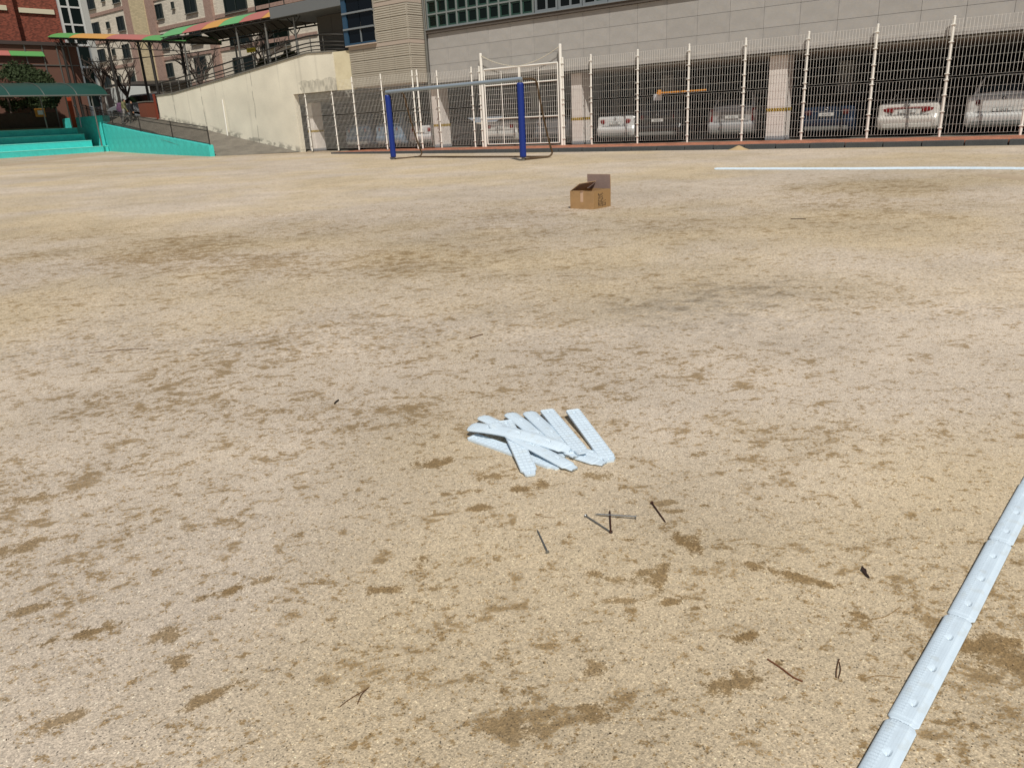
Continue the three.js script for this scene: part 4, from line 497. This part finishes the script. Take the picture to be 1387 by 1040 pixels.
// ---------------------------------------------------------------- cardboard carton
{
  const cx = 1.285, cz = -11.25, g = thing('cardboard_carton', 'open brown cardboard carton standing on the sand', 'carton'); g.position.set(cx, groundY(cx, cz) + 0.002, cz); g.rotation.y = -0.735;
  const kt = tile(256, 206, 170, 124, { grain: 0.05, blot: 0.06, n: 5, s: 601, tint: [4, 6, 8] }), kraft = std(0xd6d0c8, 0.85, { map: rep(kt, 2, 2) }), inner = std(0xa08b84, 0.9, { map: rep(tile(128, 240, 238, 236, { grain: 0.06, blot: 0.05, n: 4, s: 602 }), 2, 2) });
  const c = document.createElement('canvas'); c.width = c.height = 256; const x = c.getContext('2d'); x.fillStyle = '#bd9a6a'; x.fillRect(0, 0, 256, 256); seed = 99; x.fillStyle = '#2a2018';
  for (let r = 0; r < 6; r++) { let yy = 34 + (r > 3 ? 110 : 0); while (yy < 226) { const h = rr(4, 13); if (rnd() < 0.72) x.fillRect(60 + r * 22, yy, rr(9, 16), h * 0.75); if (rnd() < 0.4) x.fillRect(68 + r * 20, yy, 3, h); yy += h; } }
  const print = new THREE.CanvasTexture(c); print.colorSpace = THREE.SRGBColorSpace;
  const a = 0.42, h = 0.25, t = 0.006, wall = (name, w, hh, px, py, pz, ry, rx = 0, m = kraft) => { const o = part(g, name, box(w, hh, t), m, px, py, pz, rx, ry, 0); return o; };
  wall('front_panel', a, h, 0, h / 2, a / 2, 0); wall('back_panel', a, h, 0, h / 2, -a / 2, 0);
  wall('side_panel', a - 0.014, h, -a / 2 + 0.003, h / 2, 0, Math.PI / 2); const pr = part(g, 'side_panel', new THREE.BoxGeometry(a - 0.014, h, t), std(0xd6d0c8, 0.85, { map: print }), a / 2 - 0.003, h / 2, 0, 0, Math.PI / 2, 0); pr.userData.label = 'side panel with printed lines of black lettering';
  part(g, 'bottom', box(a - 0.02, 0.006, a - 0.02), kraft, 0, 0.006, 0);
  const flap = (name, len, px, py, pz, dir, m1) => { const o = part(g, name, box(dir[3] ? a - 0.02 : len, t, dir[3] ? len : a - 0.02), m1, px, py, pz); return o; };
  // back flap stands up, showing its grey inner face; left flap leans in over the opening
  const bf = part(g, 'flap', box(a - 0.01, 0.205, t), kraft, 0, h + 0.1, -a / 2 - 0.006, 0.05, 0, 0); part(bf, 'flap_lining', box(a - 0.016, 0.2, 0.002), inner, 0, 0, 0.0042);
  const lf = part(g, 'flap', box(0.2, t, a - 0.02), kraft, -a / 2 + 0.082, h + 0.052, 0.0, 0, 0, 0.56); part(lf, 'flap_lining', box(0.196, 0.002, a - 0.03), inner, 0, -0.0042, 0);
  part(g, 'flap', box(a - 0.03, 0.18, t), kraft, 0, h - 0.085, a / 2 - 0.018, -0.08, 0, 0); part(g, 'flap', box(t, 0.18, a - 0.04), kraft, a / 2 - 0.02, h - 0.085, 0, 0, 0, 0.07);
  part(g, 'tape', box(0.05, 0.15, 0.0012), M.tape, 0.0, h - 0.076, a / 2 + 0.0042); part(g, 'tape', box(0.05, 0.0012, 0.05), M.tape, 0, h + 0.0012, a / 2 - 0.01);
}
// ---------------------------------------------------------------- white plastic line strips
const plastic = std(0xd6e4ee, 0.5, { map: tex(512, 512, (i, j, o) => { const u = i / 512, v = j / 512, d = sstep(0.60, 0.80, pf(u, v, 9, 701) + (h2(i, j, 702) - 0.5) * 0.12) * 0.09, f = 1 + (pf(u, v, 5, 703) - 0.5) * 0.05 + (h2(i, j, 704) - 0.5) * 0.03; o[0] = lerp(248, 214, d * 2) * f; o[1] = lerp(250, 200, d * 2) * f; o[2] = lerp(252, 178, d * 2) * f; }) });
const SL = 0.50, SW = 0.064;
function stripGeo(under, bow = 0, curl = 0, end = 1) { // length on x, width on z; top skin, rim and base
  const nx = 200, nz = 26, p = [], id = [], hw = (x) => { let w = SW / 2; if (x < 0.03) w *= lerp(0.62, 0.74, x / 0.03) * (x < 0.008 ? lerp(0.75, 1, x / 0.008) : 1); else if (x < 0.04) w *= lerp(0.76, 1, (x - 0.03) / 0.01); if (x > SL - 0.012) w *= lerp(1, 0.8, (x - SL + 0.012) / 0.012); return w; };
  const height = (x, z, w) => {
    const q = z / w, tongue = x < 0.034;
    if (under) { const rim = Math.abs(q) > 0.86 || x < 0.004 || x > SL - 0.006, cx = Math.abs((((x + 0.01) % 0.024) / 0.024) - 0.5) * 2, cross = cx > 0.84, lg = Math.abs(Math.abs(q) - 0.3) < 0.07; let h = rim ? 0.0095 : cross || lg ? 0.0084 : 0.0070; if (tongue) h = 0.008; if (Math.hypot(x - SL + 0.03, z) < 0.006 || Math.hypot(x - 0.016, z) < 0.0045) h = 0.0015; return h; }
    let h = 0.0045 + 0.0062 * Math.pow(Math.max(0, 1 - Math.pow(Math.abs(q), 3.4)), 0.7); if (q > 0.66) h = lerp(0.0072, 0.0042, (q - 0.66) / 0.34); if (Math.abs(q - 0.63) < 0.05) h -= 0.0018;
    if (tongue) h = Math.min(h, 0.0065); if (x > 0.036 && x < 0.05) h *= 0.86; if (x > SL - 0.02) h *= lerp(1, 0.7, (x - SL + 0.02) / 0.02);
    for (const c of [0.105, 0.25, 0.395]) { const dx = (x - c) / 0.0135, dz = (z - 0.001) / 0.0085, e = dx * dx + dz * dz; if (e < 1) h -= 0.0045 * Math.min(1, (1 - e) * 6) * clamp(0.45 - dx * 0.5 + dz * 0.45); if (Math.hypot(x - c + 0.008, z - 0.004) < 0.0026) h = 0.0004; }
    if (q < -0.12 && q > -0.8 && !tongue && x > 0.055) { const a = ((x * 95) % 1) - 0.5, b = (((z / SW) * 11 + 40) % 1) - 0.5; if (a * a + b * b < 0.09) h += 0.0014; } else if (q > 0 && q < 0.6 && !tongue) h += 0.0004 * Math.sin(q * 48);
    return h;
  };
  const yo = (x) => bow * 4 * (x / SL) * (1 - x / SL) + curl * Math.pow(Math.max(0, (x - SL * 0.55) / (SL * 0.45)), 2);
  for (let j = 0; j <= nz; j++) for (let i = 0; i <= nx; i++) { const x = (i / nx) * SL, w = hw(x), z = lerp(-w, w, j / nz); p.push(x - SL / 2, height(x, z, w) + yo(x), z); }
  const T = (nx + 1) * (nz + 1); for (let j = 0; j < nz; j++) for (let i = 0; i < nx; i++) { const a = j * (nx + 1) + i; id.push(a, a + nx + 1, a + 1, a + 1, a + nx + 1, a + nx + 2); }
  for (const j of [0, nz]) for (let i = 0; i <= nx; i++) { const x = (i / nx) * SL, w = hw(x) + 0.0006; p.push(x - SL / 2, yo(x) + 0.0004, j ? w : -w); }   // skirts
  for (let i = 0; i < nx; i++) { const a = i, b = T + i, c = nz * (nx + 1) + i, d = T + nx + 1 + i; id.push(a, a + 1, b, a + 1, b + 1, b, c, d, c + 1, c + 1, d, d + 1, b, b + 1, d, b + 1, d + 1, d); }
  for (const i of [0, nx]) { const row = []; for (let j = 0; j <= nz; j++) row.push(j * (nx + 1) + i); const b0 = T + i, b1 = T + nx + 1 + i; for (let j = 0; j < nz; j++) id.push(row[j], row[j + 1], j < nz / 2 ? b0 : b1); id.push(b0, b1, row[nz / 2]); }
  const g = new THREE.BufferGeometry(); g.setAttribute('position', new THREE.Float32BufferAttribute(p, 3)); g.setIndex(id); const ni = g.toNonIndexed(); ni.computeVertexNormals();
  const sm = g; sm.computeVertexNormals(); const out = under ? ni : sm; return muv(out, 3);
}
const upG = stripGeo(false), upBow = stripGeo(false, 0.022), downG = stripGeo(true), downBow = stripGeo(true, 0.008), upCurl = stripGeo(false, 0.006, 0.02);
function lay(o, x1, z1, y1, x2, z2, y2, roll = 0) { // tongue end at (x1,z1)
  const d = new THREE.Vector3(x2 - x1, y2 - y1, z2 - z1).normalize(), m = new THREE.Vector3((x1 + x2) / 2, (y1 + y2) / 2, (z1 + z2) / 2), zz = new THREE.Vector3().crossVectors(d, new THREE.Vector3(0, 1, 0)).normalize(), up = new THREE.Vector3().crossVectors(zz, d);
  o.quaternion.setFromRotationMatrix(new THREE.Matrix4().makeBasis(d, up, zz)); if (roll) o.rotateX(roll); o.position.copy(m); o.position.y += groundY(m.x, m.z); return o;
}
{
  const GU = 'strips face up in the loose pile', GD = 'strips underside up in the loose pile', LU = 'white plastic line strip lying smooth face up in the loose pile', LD = 'white plastic line strip lying ribbed underside up in the loose pile';
  const S = (geo, a, lab = geo === downG || geo === downBow ? LD : LU, grp = lab === LD ? GD : lab === LU ? GU : undefined) => lay(solo('line_strip', geo, plastic, lab, 'strip', grp), ...a);
  // bottom layer
  S(downG, [0.17, -2.655, 0.001, -0.185, -3.0, 0.001]);
  S(upG, [0.135, -2.86, 0.002, -0.10, -3.13, 0.016]);
  S(upG, [0.19, -2.79, 0.003, 0.0, -3.16, 0.02]);
  S(upG, [0.312, -2.695, 0.001, 0.01, -2.97, 0.004]);
  S(upG, [0.305, -2.765, 0.001, 0.06, -2.93, 0.012]);
  // middle
  S(downBow, [0.055, -2.59, 0.003, -0.04, -3.09, 0.032]);
  S(upG, [0.235, -2.74, 0.012, 0.075, -3.17, 0.026]);
  S(downG, [0.262, -2.74, 0.022, 0.155, -3.2, 0.02], 'white strip lying ribbed underside up against the smooth rounded strip', undefined);
  S(downG, [0.366, -2.71, 0.0, 0.272, -3.15, 0.028], 'white ribbed strip lying a little apart from the pile, propped at one end', undefined);
  // top
  S(upCurl, [0.235, -2.612, 0.004, -0.10, -3.02, 0.036], 'white strip crossing the pile with its holed tongue pointing to the nails', undefined);
  S(upBow, [0.225, -2.765, 0.02, -0.195, -3.045, 0.030], 'bowed white strip lying on top of the pile', undefined).rotateX(-0.25);
  // near line, pegged end to end
  const dx = 0.686, dz = -0.7276, ox = 0.7238 * SW / 2, oz = 0.69 * SW / 2, NG = 'strips of the near boundary line';
  const NLs = ['white pegged strip next to the stem touched one, away from the leaf scrap', 'white pegged boundary strip with a curved dry stem touching its edge', 'white pegged boundary strip beside the dark curled leaf scrap', 'white pegged strip next beyond the one beside the leaf scrap', 'white pegged strip two beyond the one beside the leaf scrap'];
  for (let i = -1; i < 4; i++) { const x = 0.793 + ox + dx * 0.472 * i, z = -1.313 + oz + dz * 0.472 * i, j = rr(-0.003, 0.003); lay(solo('line_strip', upG, plastic, NLs[i + 1], 'strip', NG), x - dx * 0.028 + j, z - dz * 0.028, 0.001, x + dx * 0.472, z + dz * 0.472, 0.004); }
  // far line
  const far = [[4.70, -17.02], [5.8, -16.15], [6.95, -15.25], [7.9, -14.62], [8.6, -14.05], [9.25, -13.4], [9.7, -12.95]], FL = 'white plastic line strip tipped towards the pile in the far boundary line', FG = 'strips of the far boundary line';
  let cv = new THREE.CatmullRomCurve3(far.map((q) => new THREE.Vector3(q[0], 0, q[1]))), N = Math.round(cv.getLength() / 0.472);
  for (let i = 0; i < N; i++) { const a = cv.getPointAt(i / N), b = cv.getPointAt((i + 1) / N), d = b.clone().sub(a).normalize().multiplyScalar(0.028); lay(solo('line_strip', upG, plastic, FL, 'strip', FG), a.x - d.x, a.z - d.z, 0.018, b.x, b.z, 0.020, 0.62); }
}
// ---------------------------------------------------------------- nails
{
  const prof = [[0, 0.001], [0.0062, 0.0012], [0.0064, 0.0028], [0.0034, 0.004], [0.0027, 0.007], [0.0027, 0.128], [0.0018, 0.136], [0, 0.145]].map((q) => new THREE.Vector2(...q));
  const ng = new THREE.LatheGeometry(prof, 10);
  const N = (x1, z1, x2, z2, m, label, y = 0, tilt = 0) => { const o = solo('long_nail', ng, m, label, 'nail', 'nails on the sand'); const d = new THREE.Vector3(x2 - x1, tilt, z2 - z1).normalize(); o.quaternion.setFromUnitVectors(new THREE.Vector3(0, 1, 0), d); o.position.set(x1, groundY(x1, z1) + 0.0055 + y, z1); };
  N(0.085, -2.058, 0.061, -2.186, M.nail, 'grey steel nail lying alone, the one farthest from the rusty pair');
  N(0.470, -2.35, 0.489, -2.215, M.rust, 'rusty brown nail lying alone beside the crossed nails');
  N(0.299, -2.158, 0.315, -2.298, M.rust, 'rusty brown nail crossed by the bright steel one', 0.0, 0.004);
  N(0.398, -2.239, 0.259, -2.279, M.steel, 'bright steel nail lying across the rusty nail', 0.007, -0.004);
  N(0.228, -2.277, 0.304, -2.153, M.nail, 'grey steel nail whose tip meets the rusty nail head', -0.001);
}
// ---------------------------------------------------------------- twigs, chips, grit, sand heap
{
  const tw = std(0x5a3d26, 0.9), G = 'bits of twig on the sand';
  const T = (pts, r, label, m = tw) => solo('twig', tube(pts.map(([x, z, y = 0]) => [x, groundY(x, z) + r + y, z]), r, 16, 6), m, label, 'twig', G);
  T([[-0.451, -1.447], [-0.43, -1.472], [-0.398, -1.5]], 0.0012, 'thin brown pine needle crossing another one');
  T([[-0.41, -1.452], [-0.405, -1.48, 0.003], [-0.392, -1.507]], 0.0012, 'thin brown pine needle under a crossing one');
  T([[0.599, -1.523], [0.622, -1.488], [0.640, -1.455], [0.655, -1.441]], 0.0021, 'reddish brown straight twig near the boundary line', std(0x6b3f24, 0.9));
  T([[0.738, -1.448], [0.748, -1.47], [0.765, -1.50], [0.772, -1.51]], 0.0016, 'short forked brown twig beside the boundary line');
  T([[0.742, -1.445], [0.757, -1.468, 0.002], [0.768, -1.5]], 0.0012, 'thin brown sliver lying along the short forked twig');
  { const lg = new THREE.SphereGeometry(1, 14, 8), p = lg.attributes.position; for (let i = 0; i < p.count; i++) { const x = p.getX(i), z = p.getZ(i) * (1 - 0.8 * x * x) * (1 + 0.3 * Math.sin(x * 6)); p.setXYZ(i, x * 0.034, Math.max(-0.2, p.getY(i)) * 0.004 + z * z * 0.004 + 0.003 * x * x, z * 0.006 + 0.005 * x * x); } lg.computeVertexNormals(); const o = solo('leaf_scrap', lg, std(0x2e1c13, 0.9), 'dark brown curled leaf scrap lying near the boundary line', 'leaf', G); o.position.set(1.0, groundY(1, -1.87) + 0.002, -1.87); o.rotation.y = 1.45; }
  T([[-0.888, -3.516], [-0.884, -3.54, 0.003], [-0.879, -3.567]], 0.004, 'small dark bark chip lying beyond the loose strips', std(0x2a2019, 0.9));
  T([[-2.719, -4.696], [-2.5, -4.72], [-2.345, -4.712]], 0.002, 'long thin brown stalk lying far from the strips');
  T([[0.057, -2.31], [0.09, -2.285], [0.124, -2.277]], 0.001, 'thin dry grass stem beside the grey nail', std(0x7a5f3c, 0.9));
  T([[0.919, -1.657], [0.96, -1.665], [1.021, -1.703]], 0.0011, 'thin dry grass stem close to the boundary line', std(0x8a6f48, 0.9));
  T([[0.796, -1.439], [0.84, -1.448], [0.887, -1.437]], 0.001, 'curved dry stem touching the boundary line', std(0x8a6f48, 0.9));
  T([[3.4, -9.0], [3.5, -8.98], [3.56, -8.95]], 0.0045, 'dark stick lying on the sand beyond the carton', std(0x3a2a1e, 0.9));
  T([[-0.25, -4.55], [-0.2, -4.6], [-0.17, -4.62]], 0.003, 'small dark twig behind the loose strips');
  const g = new THREE.IcosahedronGeometry(1, 0), n = 9000, im = new THREE.InstancedMesh(g, std(0xffffff, 0.9), n), m4 = new THREE.Matrix4(), q = new THREE.Quaternion(), e = new THREE.Euler(), c = new THREE.Color();
  for (let i = 0; i < n; i++) { const t = rnd(), z = -0.9 - 10 * t * t * t - 1.6 * t, x = rr(-1, 1) * (0.9 + 0.75 * -z), r = rr(0.0006, 0.0017) * (rnd() < 0.03 ? 2.0 : 1) * (1 + -z * 0.07); e.set(rr(0, 6), rr(0, 6), rr(0, 6)); q.setFromEuler(e); m4.compose(new THREE.Vector3(x, groundY(x, z) + r * 0.3, z), q, new THREE.Vector3(r, r * rr(0.5, 0.9), r * rr(0.7, 1.3))); im.setMatrixAt(i, m4); const k = rnd(); c.set(k < 0.35 ? 0x4a3d2c : k < 0.8 ? 0xb39a78 : 0xd6cbb8); im.setColorAt(i, c); }
  im.name = 'grit'; im.userData = { kind: 'stuff', label: 'coarse grit scattered over the sand', category: 'grit' }; im.castShadow = im.receiveShadow = true; scene.add(im);
  const sh = new THREE.SphereGeometry(1, 24, 10, 0, 6.2832, 0, Math.PI / 2), p = sh.attributes.position; for (let i = 0; i < p.count; i++) { const r = Math.hypot(p.getX(i), p.getZ(i)), a = Math.atan2(p.getZ(i), p.getX(i)); p.setY(i, Math.max(0, Math.pow(1 - Math.min(1, r), 1.2)) * (0.85 + 0.3 * vn(a * 2 + 9, r * 3, 5))); } sh.computeVertexNormals(); sh.scale(0.36, 0.13, 0.2);
  const heap = solo('sand_heap', sh, std(0xb79f78, 0.95), 'small heap of sand piled against the kerb', 'sand heap'); at(heap, 6.9, 0.0, -2.42);
}
renderer.render(scene, camera);
